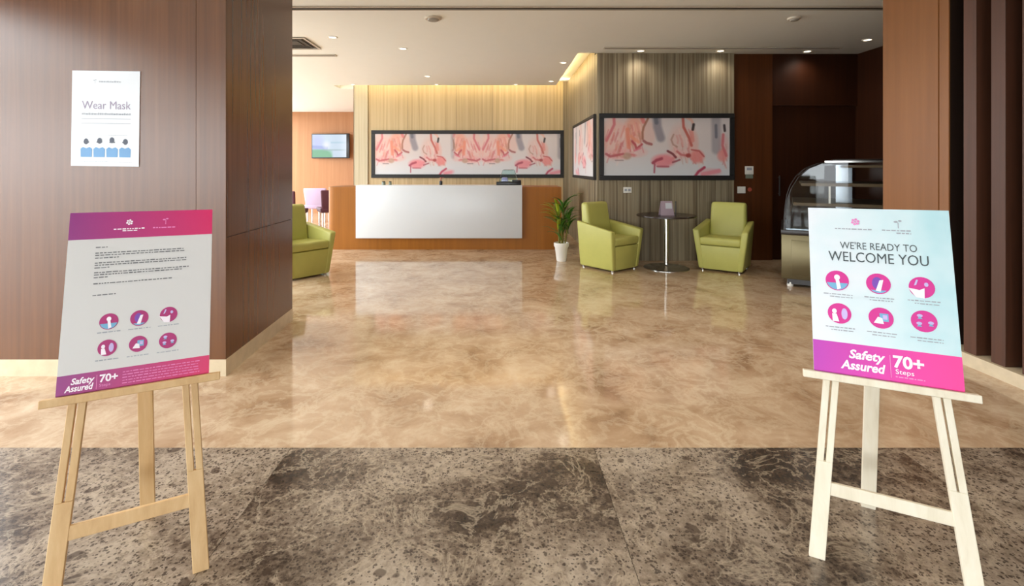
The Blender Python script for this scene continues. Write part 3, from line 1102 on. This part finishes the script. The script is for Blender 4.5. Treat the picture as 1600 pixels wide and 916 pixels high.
def easel(side, mat, label):
    """the easel frame: local X along the ledge, local Y backwards, tilt about X; legs lie in the tilted plane"""
    p = EAS[side]
    t = thing('display_easel', label, 'easel', (p['O'][0], p['O'][1], 0), p['yaw'], 'wooden easels at the entrance')
    st, ct = math.sin(p['tilt']), math.cos(p['tilt'])

    def P(u, v, n):    # in-plane right, in-plane up, out of the plane towards the viewer
        return Vector((u, v * st - n * ct, v * ct + n * st))
    vtop = 1.17
    H = lambda v: (p['a'] + (p['b'] - p['a']) * v / p['v0'])
    for s in (-1, 1):
        bm = bmesh.new()
        hw = LEG_W / 2

        def strip(u0, u1, va, vb):
            pts = []
            for n in (0.0, -LEG_T):
                pass
            q = []
            for v in (va, vb):
                c = s * H(v)
                q += [P(c + u0, v, 0), P(c + u1, v, 0), P(c + u1, v, -LEG_T), P(c + u0, v, -LEG_T)]
            hexa(bm, q, 0.0015, 1)
        vs = 0.32
        strip(-hw, hw, 0.0, vs)
        strip(-hw, -0.0033, vs, vtop)
        strip(0.0033, hw, vs, vtop)
        for v in bm.verts:
            v.co.z = max(v.co.z, 0.0)
        obj('leg', bm, mat, t)
    # rear prop
    bm = bmesh.new()
    top = P(0, 1.1, -LEG_T - 0.012)
    foot = Vector((0.0, 0.405, 0.0))
    d = 0.024
    hexa(bm, [foot + Vector((-d, -0.01, 0)), foot + Vector((d, -0.01, 0)), foot + Vector((d, 0.01, 0)), foot + Vector((-d, 0.01, 0)),
              top + Vector((-d, -0.01, 0)), top + Vector((d, -0.01, 0)), top + Vector((d, 0.01, 0)), top + Vector((-d, 0.01, 0))], 0.0015, 1)
    obj('rear_leg', bm, mat, t)
    # cross rail low, cross rail at the top
    for v, hh, nm, ex in ((p['vc'], 0.021, 'cross_rail', -0.022), (1.08, 0.02, 'top_rail', 0.02)):
        bm = bmesh.new()
        q = []
        for vv in (v - hh, v + hh):
            e = H(vv) + ex
            q += [P(-e, vv, -0.002), P(e, vv, -0.002), P(e, vv, -LEG_T + 0.001), P(-e, vv, -LEG_T + 0.001)]
        hexa(bm, q, 0.0015, 1)
        obj(nm, bm, mat, t)
    # ledge
    cr, sr = math.cos(p['roll']), math.sin(p['roll'])

    def B(x, y, n):    # board coordinates, rolled about the middle of the ledge
        return P(p['du'] + x * cr - y * sr, p['v0'] + x * sr + y * cr, n)
    bm = bmesh.new()
    e = p['w'] / 2 + 0.036
    q = []
    for y in (-0.026, -0.001):
        q += [B(-e, y, 0.036), B(e, y, 0.036), B(e, y, 0.0005), B(-e, y, 0.0005)]
    hexa(bm, q, 0.002, 1)
    obj('ledge', bm, mat, t)
    return t, B


def board(side, label):
    p = EAS[side]
    st, ct = math.sin(p['tilt']), math.cos(p['tilt'])
    yaw = p['yaw']
    cr, sr = math.cos(p['roll']), math.sin(p['roll'])
    # world matrix of a frame with X right, Y into the board, Z up the board
    ux = Vector((math.cos(yaw), math.sin(yaw), 0))
    back = Vector((-math.sin(yaw), math.cos(yaw), 0))
    vv = Vector((0, 0, 1)) * ct + back * st
    nn = back * ct - Vector((0, 0, 1)) * st
    X = ux * cr + vv * sr
    Z = -ux * sr + vv * cr
    O = Vector((p['O'][0], p['O'][1], 0)) + ux * p['du'] + vv * p['v0'] - nn * 0.007
    t = bpy.data.objects.new('poster_board', None)
    m = Matrix.Identity(4)
    for i in range(3):
        m[i][0], m[i][1], m[i][2], m[i][3] = X[i], nn[i], Z[i], O[i]
    t.matrix_world = m
    COL.objects.link(t)
    tag(t, label, 'poster', 'poster boards on the easels')
    return t, p['w'], p['h']


eR, _ = easel('R', M['pine_lit'], 'pale pine easel on the right holding the We\'re Ready board')
eL, _ = easel('L', M['pine'], 'tan pine easel on the left holding the letter board')

# right board
t, w, h = board('R', 'pale aqua welcome board reading WE\'RE READY TO WELCOME YOU on the pale easel')
BX = lambda u: (u - 0.5) * w
bx('board_panel', M['wash'], t, -w / 2, w / 2, -0.005, 0.005, 0, h)
def band(name, mat, parent, z0, z1):
    bm = bmesh.new()
    flat_poly(bm, rect(-w / 2, w / 2, z0, z1), -0.0056)
    return obj(name, bm, mat, parent, recalc=False)
band('footer_band', M['band_right'], t, 0.0, 0.182 * h)
lettering(t, "WE'RE READY TO", BX(0.503), -0.0064, 0.748 * h, 0.037, M['ink_dark'], width=0.54 * w)
lettering(t, 'WELCOME YOU', BX(0.495), -0.0064, 0.670 * h, 0.052, M['ink_dark'], width=0.70 * w, bold=0.0)
lettering(t, 'Safety', BX(0.374), -0.0064, 0.100 * h, 0.042, M['ink_white'], width=0.25 * w, bold=0.0012, shear=0.22)
lettering(t, 'Assured', BX(0.348), -0.0064, 0.036 * h, 0.042, M['ink_white'], width=0.31 * w, bold=0.0012, shear=0.22)
lettering(t, '70+', BX(0.66), -0.0064, 0.082 * h, 0.055, M['ink_white'], width=0.20 * w, bold=0.0018)
lettering(t, 'Steps', BX(0.632), -0.0064, 0.046 * h, 0.022, M['ink_white'], width=0.12 * w)
dashes('small_print', M['ink_pink'], t, -0.0064, [(BX(0.57), BX(0.76), 0.026 * h)], 1, 0.005)
bm = bmesh.new(); flat_poly(bm, rect(BX(0.538), BX(0.543), 0.02 * h, 0.145 * h), -0.0064)
obj('divider_line', bm, M['ink_pink'], t, recalc=False)
lm = [M['ink_white'], M['ink_teal'], M['ink_violet'], M['ink_lav']]
r_ = 0.086 * w
for k, (u, v) in enumerate(((0.198, 0.549), (0.492, 0.548), (0.783, 0.545), (0.204, 0.352), (0.496, 0.349), (0.781, 0.355))):
    icon(t, BX(u), v * h, r_, k, M['ink_magenta'], lm)
dashes('captions', M['ink_pale'], t, -0.0064,
       [(BX(u) - 0.045, BX(u) + 0.045, v * h) for u, v in ((0.2, 0.463), (0.495, 0.462), (0.79, 0.466), (0.205, 0.266), (0.5, 0.262), (0.79, 0.258))] +
       [(BX(u) - 0.03, BX(u) + 0.04, v * h) for u, v in ((0.21, 0.448), (0.495, 0.447), (0.8, 0.45), (0.21, 0.25), (0.5, 0.246), (0.8, 0.243))], 2, 0.004)
flower_logo(t, BX(0.352), 0.917 * h, 0.017, M['ink_pink'])
sprig_logo(t, BX(0.655), 0.912 * h, 0.016, M['ink_pale'])
dashes('logo_words', M['ink_pale'], t, -0.0064, [(BX(0.2), BX(0.48), 0.868 * h), (BX(0.54), BX(0.74), 0.868 * h), (BX(0.64), BX(0.74), 0.852 * h)], 3, 0.005)

# left board
t, w, h = board('L', 'grey-white letter board with crimson header and footer on the tan easel')
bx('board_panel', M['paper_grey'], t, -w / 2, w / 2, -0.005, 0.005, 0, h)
band('header_band', M['band_left'], t, 0.842 * h, h)
band('footer_band', M['band_left'], t, 0.0, 0.104 * h)
lettering(t, 'Safety', BX(0.152), -0.0064, 0.052 * h, 0.027, M['ink_white'], width=0.145 * w, bold=0.0007, shear=0.22)
lettering(t, 'Assured', BX(0.135), -0.0064, 0.016 * h, 0.027, M['ink_white'], width=0.175 * w, bold=0.0007, shear=0.22)
lettering(t, '70+', BX(0.318), -0.0064, 0.044 * h, 0.033, M['ink_white'], width=0.115 * w, bold=0.001)
lettering(t, 'Steps', BX(0.295), -0.0064, 0.020 * h, 0.013, M['ink_pink'], width=0.07 * w)
bm = bmesh.new(); flat_poly(bm, rect(BX(0.241), BX(0.244), 0.01 * h, 0.085 * h), -0.0064)
obj('divider_line', bm, M['ink_pink'], t, recalc=False)
dashes('small_print', M['ink_pink'], t, -0.0064, [(BX(0.405), BX(0.93), z * h) for z in (0.078, 0.063, 0.048, 0.033, 0.018)], 4, 0.0028)
lm2 = [M['ink_white'], M['ink_teal'], M['ink_violet'], M['ink_lav']]
for k, (u, v) in enumerate(((0.296, 0.367), (0.496, 0.368), (0.697, 0.37), (0.296, 0.223), (0.497, 0.223), (0.699, 0.221))):
    icon(t, BX(u), v * h, 0.062 * w, k, M['ink_plum'], lm2)
dashes('captions', M['ink_pale'], t, -0.0064,
       [(BX(u) - 0.032, BX(u) + 0.032, v * h) for u, v in ((0.3, 0.306), (0.5, 0.306), (0.7, 0.306), (0.3, 0.156), (0.5, 0.156), (0.7, 0.156))], 5, 0.004)
L_ = []
for z, e in ((0.790, 0.27), (0.757, 0.80), (0.744, 0.80), (0.728, 0.34), (0.700, 0.81), (0.687, 0.81), (0.672, 0.28), (0.645, 0.83), (0.632, 0.78), (0.617, 0.27), (0.582, 0.71), (0.517, 0.33)):
    L_.append((BX(0.18), BX(e), z * h))
dashes('letter_text', M['ink_grey'], t, -0.0064, L_, 6, 0.0042)
flower_logo(t, BX(0.395), 0.935 * h, 0.013, M['ink_white'])
sprig_logo(t, BX(0.65), 0.935 * h, 0.012, M['ink_pink'])
dashes('logo_words', M['ink_white'], t, -0.0064, [(BX(0.29), BX(0.50), 0.893 * h), (BX(0.35), BX(0.45), 0.882 * h)], 7, 0.0045)
dashes('logo_words', M['ink_pink'], t, -0.0064, [(BX(0.56), BX(0.73), 0.893 * h)], 8, 0.0045)

# poster on the left pier
w, h = 0.445, 0.625
t = thing('wall_poster', 'white Wear Mask poster on the walnut pier at the left', 'poster', (-2.59, COL_Y0 - 0.001, 1.379), 0)
t.rotation_euler = (0, math.radians(0.8), 0)
bx('poster_sheet', M['paper'], t, -w / 2, w / 2, -0.004, 0.0, 0, h)
lettering(t, 'Wear Mask', 0.005, -0.0052, 0.600 * h, 0.075, M['ink_mauve'], width=0.72 * w)
dashes('subtitle', M['ink_pale'], t, -0.0052, [(-0.35 * w, 0.37 * w, 0.538 * h)], 9, 0.014)
bm = bmesh.new()
for z in (0.495, 0.446):
    flat_poly(bm, rect(-0.352 * w, 0.374 * w, z * h, z * h + 0.0035), -0.0052)
obj('ruled_lines', bm, M['ink_pale'], t, recalc=False)
dashes('small_print', M['ink_pale'], t, -0.0052, [(-0.37 * w, 0.40 * w, 0.045 * h), (-0.33 * w, 0.33 * w, 0.325 * h)], 10, 0.003)
sprig_logo(t, -0.16 * w, 0.89 * h, 0.014, M['ink_pale'], -0.0052)
dashes('logo_words', M['ink_pale'], t, -0.0052, [(-0.1 * w, 0.22 * w, 0.88 * h)], 11, 0.01)
for k in range(4):
    u = (-0.275 + 0.19 * k) * w
    bm = bmesh.new()
    flat_poly(bm, [(u - 0.036, 0.095 * h), (u + 0.036, 0.095 * h), (u + 0.038, 0.18 * h), (u + 0.022, 0.2 * h), (u, 0.186 * h), (u - 0.022, 0.2 * h), (u - 0.038, 0.18 * h)], -0.0052)
    flat_poly(bm, ell(u - 0.002 + 0.004 * (k % 2), (0.258 + 0.008 * (k % 3)) * h, 0.016, 0.02, 10), -0.0052, 1)
    flat_poly(bm, rect(u - 0.018, u + 0.018, 0.246 * h, 0.258 * h), -0.0054, 1)
    obj('icon', bm, [M['ink_sky'], M['ink_navy']], t, recalc=False)


# ------------------------------------------------------------------ armchairs
def make_armchair(label, loc, rz):
    t = thing('armchair', label, 'armchair', loc, rz, 'lime tub armchairs')
    bw, tw = 0.27, 0.345           # half widths at floor and at the arm tops
    yf, yb = -0.29, 0.29           # front / back at the floor
    # flared arms
    for s in (-1, 1):
        bm = bmesh.new()
        z0 = 0.022
        pts = [(s * (bw - 0.07), yf, z0), (s * bw, yf, z0), (s * bw, yb, z0), (s * (bw - 0.07), yb, z0),
               (s * (tw - 0.085), yf - 0.035, 0.535), (s * tw, yf - 0.035, 0.545), (s * (tw - 0.03), yb + 0.02, 0.64), (s * (tw - 0.115), yb + 0.02, 0.63)]
        hexa(bm, pts, 0.02, 3)
        obj('arm', bm, M['lime'], t, smooth=True)
    # front apron below the seat
    bm = bmesh.new()
    hexa(bm, [(-bw + 0.06, yf + 0.004, 0.022), (bw - 0.06, yf + 0.004, 0.022), (bw - 0.06, yb - 0.02, 0.022), (-bw + 0.06, yb - 0.02, 0.022),
              (-0.262, yf - 0.014, 0.335), (0.262, yf - 0.014, 0.335), (0.25, yb, 0.335), (-0.25, yb, 0.335)], 0.008, 2)
    obj('base', bm, M['lime'], t, smooth=True)
    # seat cushion
    bm = bmesh.new()
    hexa(bm, [(-0.252, yf - 0.022, 0.338), (0.252, yf - 0.022, 0.338), (0.24, 0.2, 0.338), (-0.24, 0.2, 0.338),
              (-0.262, yf - 0.030, 0.445), (0.262, yf - 0.030, 0.445), (0.245, 0.2, 0.43), (-0.245, 0.2, 0.43)], 0.035, 4)
    obj('seat', bm, M['lime'], t, smooth=True)
    # backrest, leaning back
    bm = bmesh.new()
    hexa(bm, [(-0.235, 0.12, 0.36), (0.235, 0.12, 0.36), (0.235, 0.285, 0.36), (-0.235, 0.285, 0.36),
              (-0.225, 0.20, 0.885), (0.225, 0.20, 0.885), (0.225, 0.325, 0.885), (-0.225, 0.325, 0.885)], 0.04, 4)
    obj('backrest', bm, M['lime'], t, smooth=True)
    bm = bmesh.new()
    hexa(bm, [(-bw + 0.05, 0.22, 0.035), (bw - 0.05, 0.22, 0.035), (bw - 0.05, yb + 0.01, 0.035), (-bw + 0.05, yb + 0.01, 0.035),
              (-0.25, 0.26, 0.62), (0.25, 0.26, 0.62), (0.25, 0.325, 0.62), (-0.25, 0.325, 0.62)], 0.015, 2)
    obj('rear_panel', bm, M['lime'], t, smooth=True)
    for sx in (-1, 1):
        for sy in (-0.25, 0.25):
            bm = bmesh.new()
            lathe(bm, [(0.02, 0.0), (0.022, 0.026)], 12, (sx * 0.225, sy))
            o = obj('foot', bm, M['chrome'], t, smooth=True)
            o['label'] = 'small metal foot'
    return t


ch = make_armchair('lime green armchair between the potted plant and the round table', (1.50, 6.78, 0), math.radians(38))
dup(ch, (3.06, 6.70, 0), math.radians(-36), 'lime green armchair right of the round table, beside the dark wall')
dup(ch, (-2.58, 6.30, 0), math.radians(52), 'lime green armchair half hidden behind the walnut pier')

# ------------------------------------------------------------------ cafe table
t = thing('cafe_table', 'small round dark table with a steel post between two lime armchairs', 'table', (2.27, 6.72, 0))
bm = bmesh.new(); lathe(bm, [(0.385, 0.705), (0.393, 0.710), (0.393, 0.722), (0.388, 0.728)], 40)
obj('tabletop', bm, M['table_top'], t, smooth=True)
bm = bmesh.new(); lathe(bm, [(0.03, 0.03), (0.03, 0.70), (0.09, 0.705)], 20)
obj('post', bm, M['chrome'], t, smooth=True)
bm = bmesh.new(); lathe(bm, [(0.30, 0.0), (0.30, 0.008), (0.28, 0.016), (0.06, 0.03), (0.035, 0.05)], 40)
obj('base', bm, M['chrome'], t, smooth=True)

t = thing('menu_stand', 'small lilac and white menu stand on the round table', 'menu stand', (2.25, 6.66, 0.728))
for s in (-1, 1):
    bm = bmesh.new()
    hexa(bm, [(-0.09, s * 0.05 - 0.002, 0), (0.09, s * 0.05 - 0.002, 0), (0.09, s * 0.05 + 0.002, 0), (-0.09, s * 0.05 + 0.002, 0),
              (-0.075, s * 0.004 - 0.002, 0.19), (0.075, s * 0.004 - 0.002, 0.19), (0.075, s * 0.004 + 0.002, 0.19), (-0.075, s * 0.004 + 0.002, 0.19)])
    obj('card', bm, M['card'], t)
bm = bmesh.new()
hexa(bm, [(-0.02, -0.0335, 0.09), (0.065, -0.0335, 0.09), (0.065, -0.032, 0.09), (-0.02, -0.032, 0.09), (-0.02, -0.0175, 0.165), (0.065, -0.0175, 0.165), (0.065, -0.016, 0.165), (-0.02, -0.016, 0.165)])
o = obj('printed_label', bm, M['paper'], t); o['label'] = 'white label on the front card'
bm = bmesh.new()
lathe(bm, [(0.006, 0.728), (0.006, 0.90), (0.010, 0.905), (0.010, 0.912)], 8, (2.385, 6.68))
tag(obj('stirrer_holder', bm, M['black_plastic']), 'thin dark upright holder on the round table right of the menu stand', 'holder')

# ------------------------------------------------------------------ reception desk
DX0, DX1, DYF, DYB, DH = -2.90, 1.03, 8.24, 8.98, 1.045
t = thing('reception_desk', 'long orange wood reception desk with a floating white front panel', 'desk', ((DX0 + DX1) / 2, DYF, 0))
ox = (DX0 + DX1) / 2
bm = bmesh.new()
R = 0.14
poly = [(DX0 - ox, DYB - DYF, 0)]
for i in range(9):
    a = PI + (PI / 2) * i / 8
    poly.append((DX0 - ox + R + R * math.cos(a), R + R * math.sin(a), 0))
poly += [(DX1 - ox, 0, 0), (DX1 - ox, DYB - DYF, 0)]
prism(bm, poly, (0, 0, DH - 0.03))
obj('body', bm, M['counter_wood'], t, smooth=True)
bm = bmesh.new()
prism(bm, [(p[0], p[1], DH - 0.03) for p in poly], (0, 0, 0.03))
obj('worktop', bm, M['counter_wood'], t, smooth=True)
bx('front_panel', M['white_lacquer'], t, -2.395 - ox, 0.37 - ox, -0.055, -0.012, 0.195, 1.075, bev=0.004)
bx('panel_mount', M['case_dark'], t, -2.35 - ox, 0.33 - ox, -0.0125, 0.0, 0.24, 1.03)
bx('panel_top', M['white_lacquer'], t, -2.395 - ox, 0.37 - ox, -0.012, 0.30, DH, 1.075, bev=0.003)

# things on the desk
t = thing('sanitizer_station', 'black tray with a clear plastic cover on the right end of the desk', 'tray', (0.15, 8.40, 1.075))
bm = bmesh.new()
box(bm, -0.21, 0.21, -0.12, 0.12, 0, 0.055, 0.008)
box(bm, 0.06, 0.21, -0.10, 0.12, 0.05, 0.085, 0.008)
obj('base', bm, M['black_plastic'], t, smooth=True)
bm = bmesh.new()
hexa(bm, [(-0.17, -0.10, 0.056), (0.16, -0.10, 0.056), (0.16, 0.10, 0.056), (-0.17, 0.10, 0.056), (-0.10, -0.06, 0.26), (0.10, -0.06, 0.26), (0.10, 0.06, 0.26), (-0.10, 0.06, 0.26)], 0.02, 2)
obj('cover', bm, M['clear_dome'], t, smooth=True)
bm = bmesh.new()
hexa(bm, [(-0.13, -0.03, 0.057), (0.0, -0.03, 0.057), (0.0, 0.03, 0.057), (-0.13, 0.03, 0.057), (-0.11, -0.02, 0.13), (-0.02, -0.02, 0.13), (-0.02, 0.02, 0.13), (-0.11, 0.02, 0.13)], 0.01, 2)
obj('packet', bm, M['ink_lav'], t, smooth=True)
t = thing('pump_bottle', 'tiny reddish pump bottle on the desk left of its middle', 'bottle', (-1.0, 8.36, 1.075))
bm = bmesh.new(); lathe(bm, [(0.026, 0), (0.028, 0.01), (0.028, 0.06), (0.012, 0.075)], 14)
obj('body', bm, M['black_plastic'], t, smooth=True)
bm = bmesh.new(); lathe(bm, [(0.010, 0.075), (0.010, 0.115), (0.020, 0.118), (0.020, 0.128)], 12); box(bm, -0.008, 0.05, -0.008, 0.008, 0.118, 0.128)
obj('pump', bm, M['terra'], t)
for x, lb, r in ((-1.97, 'small dark jar near the left end of the desk, the left of two', 0.032), (-1.86, 'small dark jar near the left end of the desk, the right of two', 0.026)):
    t = thing('desk_jar', lb, 'jar', (x, 8.36, 1.075))
    bm = bmesh.new(); lathe(bm, [(r, 0), (r, 0.04), (r * 0.8, 0.05)], 14)
    obj('body', bm, M['plastic_grey'], t, smooth=True)
    bm = bmesh.new(); lathe(bm, [(r * 0.85, 0.05), (r * 0.85, 0.064)], 14)
    obj('lid', bm, M['vent_dark'], t, smooth=True)

# ------------------------------------------------------------------ potted plant
t = thing('potted_plant', 'tall green cane plant in a white pot between the desk and an armchair', 'plant', (0.905, 7.24, 0))
bm = bmesh.new(); lathe(bm, [(0.068, 0.0), (0.075, 0.02), (0.098, 0.20), (0.112, 0.22), (0.112, 0.265), (0.100, 0.27), (0.092, 0.245), (0.02, 0.24)], 28)
obj('pot', bm, M['pot'], t, smooth=True)
bm = bmesh.new(); lathe(bm, [(0.09, 0.238), (0.06, 0.25), (0.01, 0.255)], 20)
obj('soil', bm, M['soil'], t, smooth=True)
rp = random.Random(11)
canes = [((-0.03, 0.0), (-0.045, 0.0), 0.66, 0.014), ((0.02, 0.015), (0.03, 0.02), 0.78, 0.014), ((0.0, -0.03), (-0.005, -0.03), 0.50, 0.012), ((0.05, -0.005), (0.10, 0.0), 0.60, 0.012)]


def leaf(base, az, el, length, width, mat):
    n = 7
    d = Vector((math.cos(az), math.sin(az), 0))
    side = Vector((-math.sin(az), math.cos(az), 0))
    bm = bmesh.new()
    rows = []
    pos = Vector(base)
    e = el
    for i in range(n + 1):
        s = i / n
        wd = width * math.sin(PI * min(0.98, 0.12 + 0.88 * s)) ** 0.8 * 0.5
        up = Vector((0, 0, 1)) * math.cos(e) - d * math.sin(e)
        rows.append((bm.verts.new(pos - side * wd + up * wd * 0.35), bm.verts.new(pos), bm.verts.new(pos + side * wd + up * wd * 0.35)))
        pos = pos + (d * math.cos(e) + Vector((0, 0, 1)) * math.sin(e)) * (length / n)
        e -= 0.16 + 0.06 * rp.random()
    for a, b in zip(rows, rows[1:]):
        bm.faces.new((a[0], a[1], b[1], b[0]))
        bm.faces.new((a[1], a[2], b[2], b[1]))
    return obj('leaf', bm, mat, t, smooth=True, recalc=False)


for (x0, y0), (x1, y1), hh, rr in canes:
    bm = bmesh.new()
    n = 8
    tube(bm, [(x0 + (x1 - x0) * i / n, y0 + (y1 - y0) * i / n, 0.23 + (hh - 0.23) * i / n) for i in range(n + 1)], [rr * (1.12 if i % 2 else 0.95) for i in range(n + 1)], 8)
    obj('cane', bm, M['cane'], t, smooth=True)
    for k in range(11):
        az = rp.uniform(0, 2 * PI)
        z = hh - 0.02 - 0.2 * rp.random() * (k > 4)
        young = x1 < -0.02
        leaf((x1, y1, z), az, rp.uniform(0.95, 1.35), rp.uniform(0.26, 0.42), rp.uniform(0.04, 0.058), M['leaf_young'] if (young and rp.random() < 0.75) else M['leaf'])
for az, z in ((2.9, 0.52), (3.3, 0.56), (0.2, 0.5), (5.9, 0.55), (4.4, 0.45)):
    leaf((0.0, 0.0, z - 0.08), az, 1.15, 0.36, 0.05, M['leaf'])

# ------------------------------------------------------------------ curved glass display case
t = thing('display_case', 'curved glass pastry display case with steel base behind the welcome board', 'display case', (3.255, 5.70, 0), math.radians(-30))
CD, CL = 1.15, 1.25      # front-to-back (local X), length (local Y)
prof = [(0.025, 0.655), (0.035, 0.80), (0.06, 1.0), (0.10, 1.13), (0.17, 1.26), (0.27, 1.36), (0.40, 1.42), (0.52, 1.44)]
bx('base_cabinet', M['steel_olive'], t, 0.0, CD, 0.0, CL, 0.09, 0.60, bev=0.008)
bx('plinth', M['case_dark'], t, 0.06, CD - 0.04, 0.03, CL - 0.05, 0.03, 0.09)
bx('side_grille', M['steel_olive'], t, 0.10, 0.55, -0.008, 0.0, 0.14, 0.54, bev=0.003)
bm = bmesh.new()
box(bm, -0.005, CD, -0.004, CL, 0.60, 0.655, 0.006)
obj('deck_band', bm, M['case_dark'], t, smooth=True)
bx('deck', M['case_deck'], t, 0.05, CD - 0.06, 0.02, CL - 0.02, 0.655, 0.668)
bm = bmesh.new()
rowa = [(bm.verts.new((x, 0.0, z)), bm.verts.new((x, CL, z))) for x, z in prof]
for a, b in zip(rowa, rowa[1:]):
    bm.faces.new((a[0], a[1], b[1], b[0]))
obj('curved_glass', bm, M['glass'], t, smooth=True)
for y in (0.0, CL):
    bm = bmesh.new()
    f = bm.faces.new([bm.verts.new((x, y, z)) for x, z in prof] + [bm.verts.new((CD - 0.03, y, 1.44)), bm.verts.new((CD - 0.03, y, 0.655))])
    obj('side_glass', bm, M['glass'], t)
bm = bmesh.new()
for y in (0.0, CL):
    for a, b in zip(prof, prof[1:]):
        tube(bm, [(a[0], y, a[1]), (b[0], y, b[1])], [0.005, 0.005], 6)
obj('glass_edge_trim', bm, M['case_dark'], t)
bx('top_cover', M['case_dark'], t, 0.50, CD, -0.004, CL + 0.004, 1.44, 1.462, bev=0.004)
bx('top_trim', M['chrome'], t, 0.42, CD, -0.010, -0.004, 1.425, 1.445)
bx('back_panel', M['case_dark'], t, CD - 0.03, CD, 0.0, CL, 0.655, 1.44)
bx('lamp_rail', M['case_shelf'], t, 0.60, CD - 0.05, 0.03, CL - 0.03, 1.37, 1.395)
for x0, z in ((0.20, 1.165), (0.12, 0.94)):
    o = bx('shelf', M['case_shelf'], t, x0, CD - 0.05, 0.03, CL - 0.03, z, z + 0.028)
    bx('shelf_edge', M['case_shelf'], o, x0, CD - 0.05, 0.024, 0.03, z - 0.004, z + 0.010)
bx('post', M['case_mirror'], t, 0.545, 0.70, 0.30, 0.33, 0.67, 1.40)
bx('shelf_support', M['plastic_white'], t, 0.46, 0.478, 0.04, 0.058, 0.97, 1.165)
for x, y in ((0.09, 0.06), (CD - 0.1, 0.06), (0.09, CL - 0.1), (CD - 0.1, CL - 0.1)):
    bm = bmesh.new()
    lathe(bm, [(0.03, 0.0), (0.034, 0.01), (0.03, 0.06), (0.02, 0.092)], 14, (x, y))
    obj('foot', bm, M['plastic_white'], t, smooth=True)

# ------------------------------------------------------------------ lounge beyond the pier
def lounge_chair(label, loc, rz, mat):
    t = thing('lounge_chair', label, 'chair', loc, rz, 'lounge chairs in the far left bay')
    bm = bmesh.new()
    hexa(bm, [(-0.26, -0.26, 0.34), (0.26, -0.26, 0.34), (0.26, 0.26, 0.34), (-0.26, 0.26, 0.34), (-0.28, -0.28, 0.45), (0.28, -0.28, 0.45), (0.28, 0.28, 0.45), (-0.28, 0.28, 0.45)], 0.03, 3)
    obj('seat', bm, mat, t, smooth=True)
    bm = bmesh.new()
    hexa(bm, [(-0.24, 0.2, 0.42), (0.24, 0.2, 0.42), (0.24, 0.27, 0.42), (-0.24, 0.27, 0.42), (-0.28, 0.28, 0.86), (0.28, 0.28, 0.86), (0.28, 0.35, 0.86), (-0.28, 0.35, 0.86)], 0.03, 3)
    obj('backrest', bm, mat, t, smooth=True)
    for sx in (-1, 1):
        for sy in (-1, 1):
            bm = bmesh.new()
            lathe(bm, [(0.02, 0.0), (0.025, 0.345)], 10, (sx * 0.21, sy * 0.2))
            obj('leg', bm, M['white_leg'], t, smooth=True)
    return t


c1 = lounge_chair('dark plum chair next to the left end of the reception desk', (-3.95, 11.5, 0), math.radians(-150), M['plum'])
dup(c1, (-4.66, 11.0, 0), math.radians(172), 'dark plum chair showing just past the walnut pier')
c2 = lounge_chair('lilac lounge chair with white legs between two plum chairs', (-4.60, 12.5, 0), math.radians(185), M['lilac'])

# ------------------------------------------------------------------ small wall fittings
def plate(name, label, cat, x, y, z, w, hgt, mat, extra=None, group=None):
    t = thing(name, label, cat, (x, y, z), 0, group)
    bx('plate', mat, t, -w / 2, w / 2, -0.012, -0.0005, -hgt / 2, hgt / 2, bev=0.003)
    if extra == 'socket':
        for s in (-1, 1):
            bx('socket', M['ink_pale'], t, s * w * 0.22 - 0.018, s * w * 0.22 + 0.018, -0.014, -0.012, -0.018, 0.018)
    if extra == 'rocker':
        for s in (-1, 1):
            bx('rocker', M['white_paint'], t, s * w * 0.2 - 0.018, s * w * 0.2 + 0.018, -0.016, -0.012, -0.025, 0.025)
    if extra == 'screen':
        bx('lower_cover', M['plastic_grey'], t, -w * 0.42, w * 0.42, -0.014, -0.0005, -hgt / 2 - 0.06, -hgt / 2 - 0.002)
        bx('display', M['ink_pale'], t, -w * 0.3, w * 0.3, -0.014, -0.012, 0.0, hgt * 0.35)
    return t


plate('wall_outlet', 'white double socket plate on the grey planks below the large flamingo print', 'socket', 1.875, BLK_Y - 0.005, 1.04, 0.12, 0.085, M['plastic_white'], 'socket')
plate('wall_thermostat', 'beige wall controller with a dark lower half on the dark brown wall', 'controller', 3.69, DY, 1.33, 0.125, 0.12, M['plastic_white'], 'screen')
plate('wall_switch', 'white double switch plate on the dark brown wall below the controller', 'switch', 3.575, DY, 1.04, 0.12, 0.10, M['plastic_white'], 'rocker')
t = thing('round_wall_button', 'small round button beside the white switch plate', 'switch', (3.70, DY, 1.045))
bm = bmesh.new(); lathe(bm, [(0.03, 0), (0.03, 0.008), (0.016, 0.009), (0.016, 0.016)], 18)
bmesh.ops.rotate(bm, verts=bm.verts, cent=(0, 0, 0), matrix=Matrix.Rotation(PI / 2, 3, 'X'))
obj('button', bm, M['terra'], t, smooth=True)
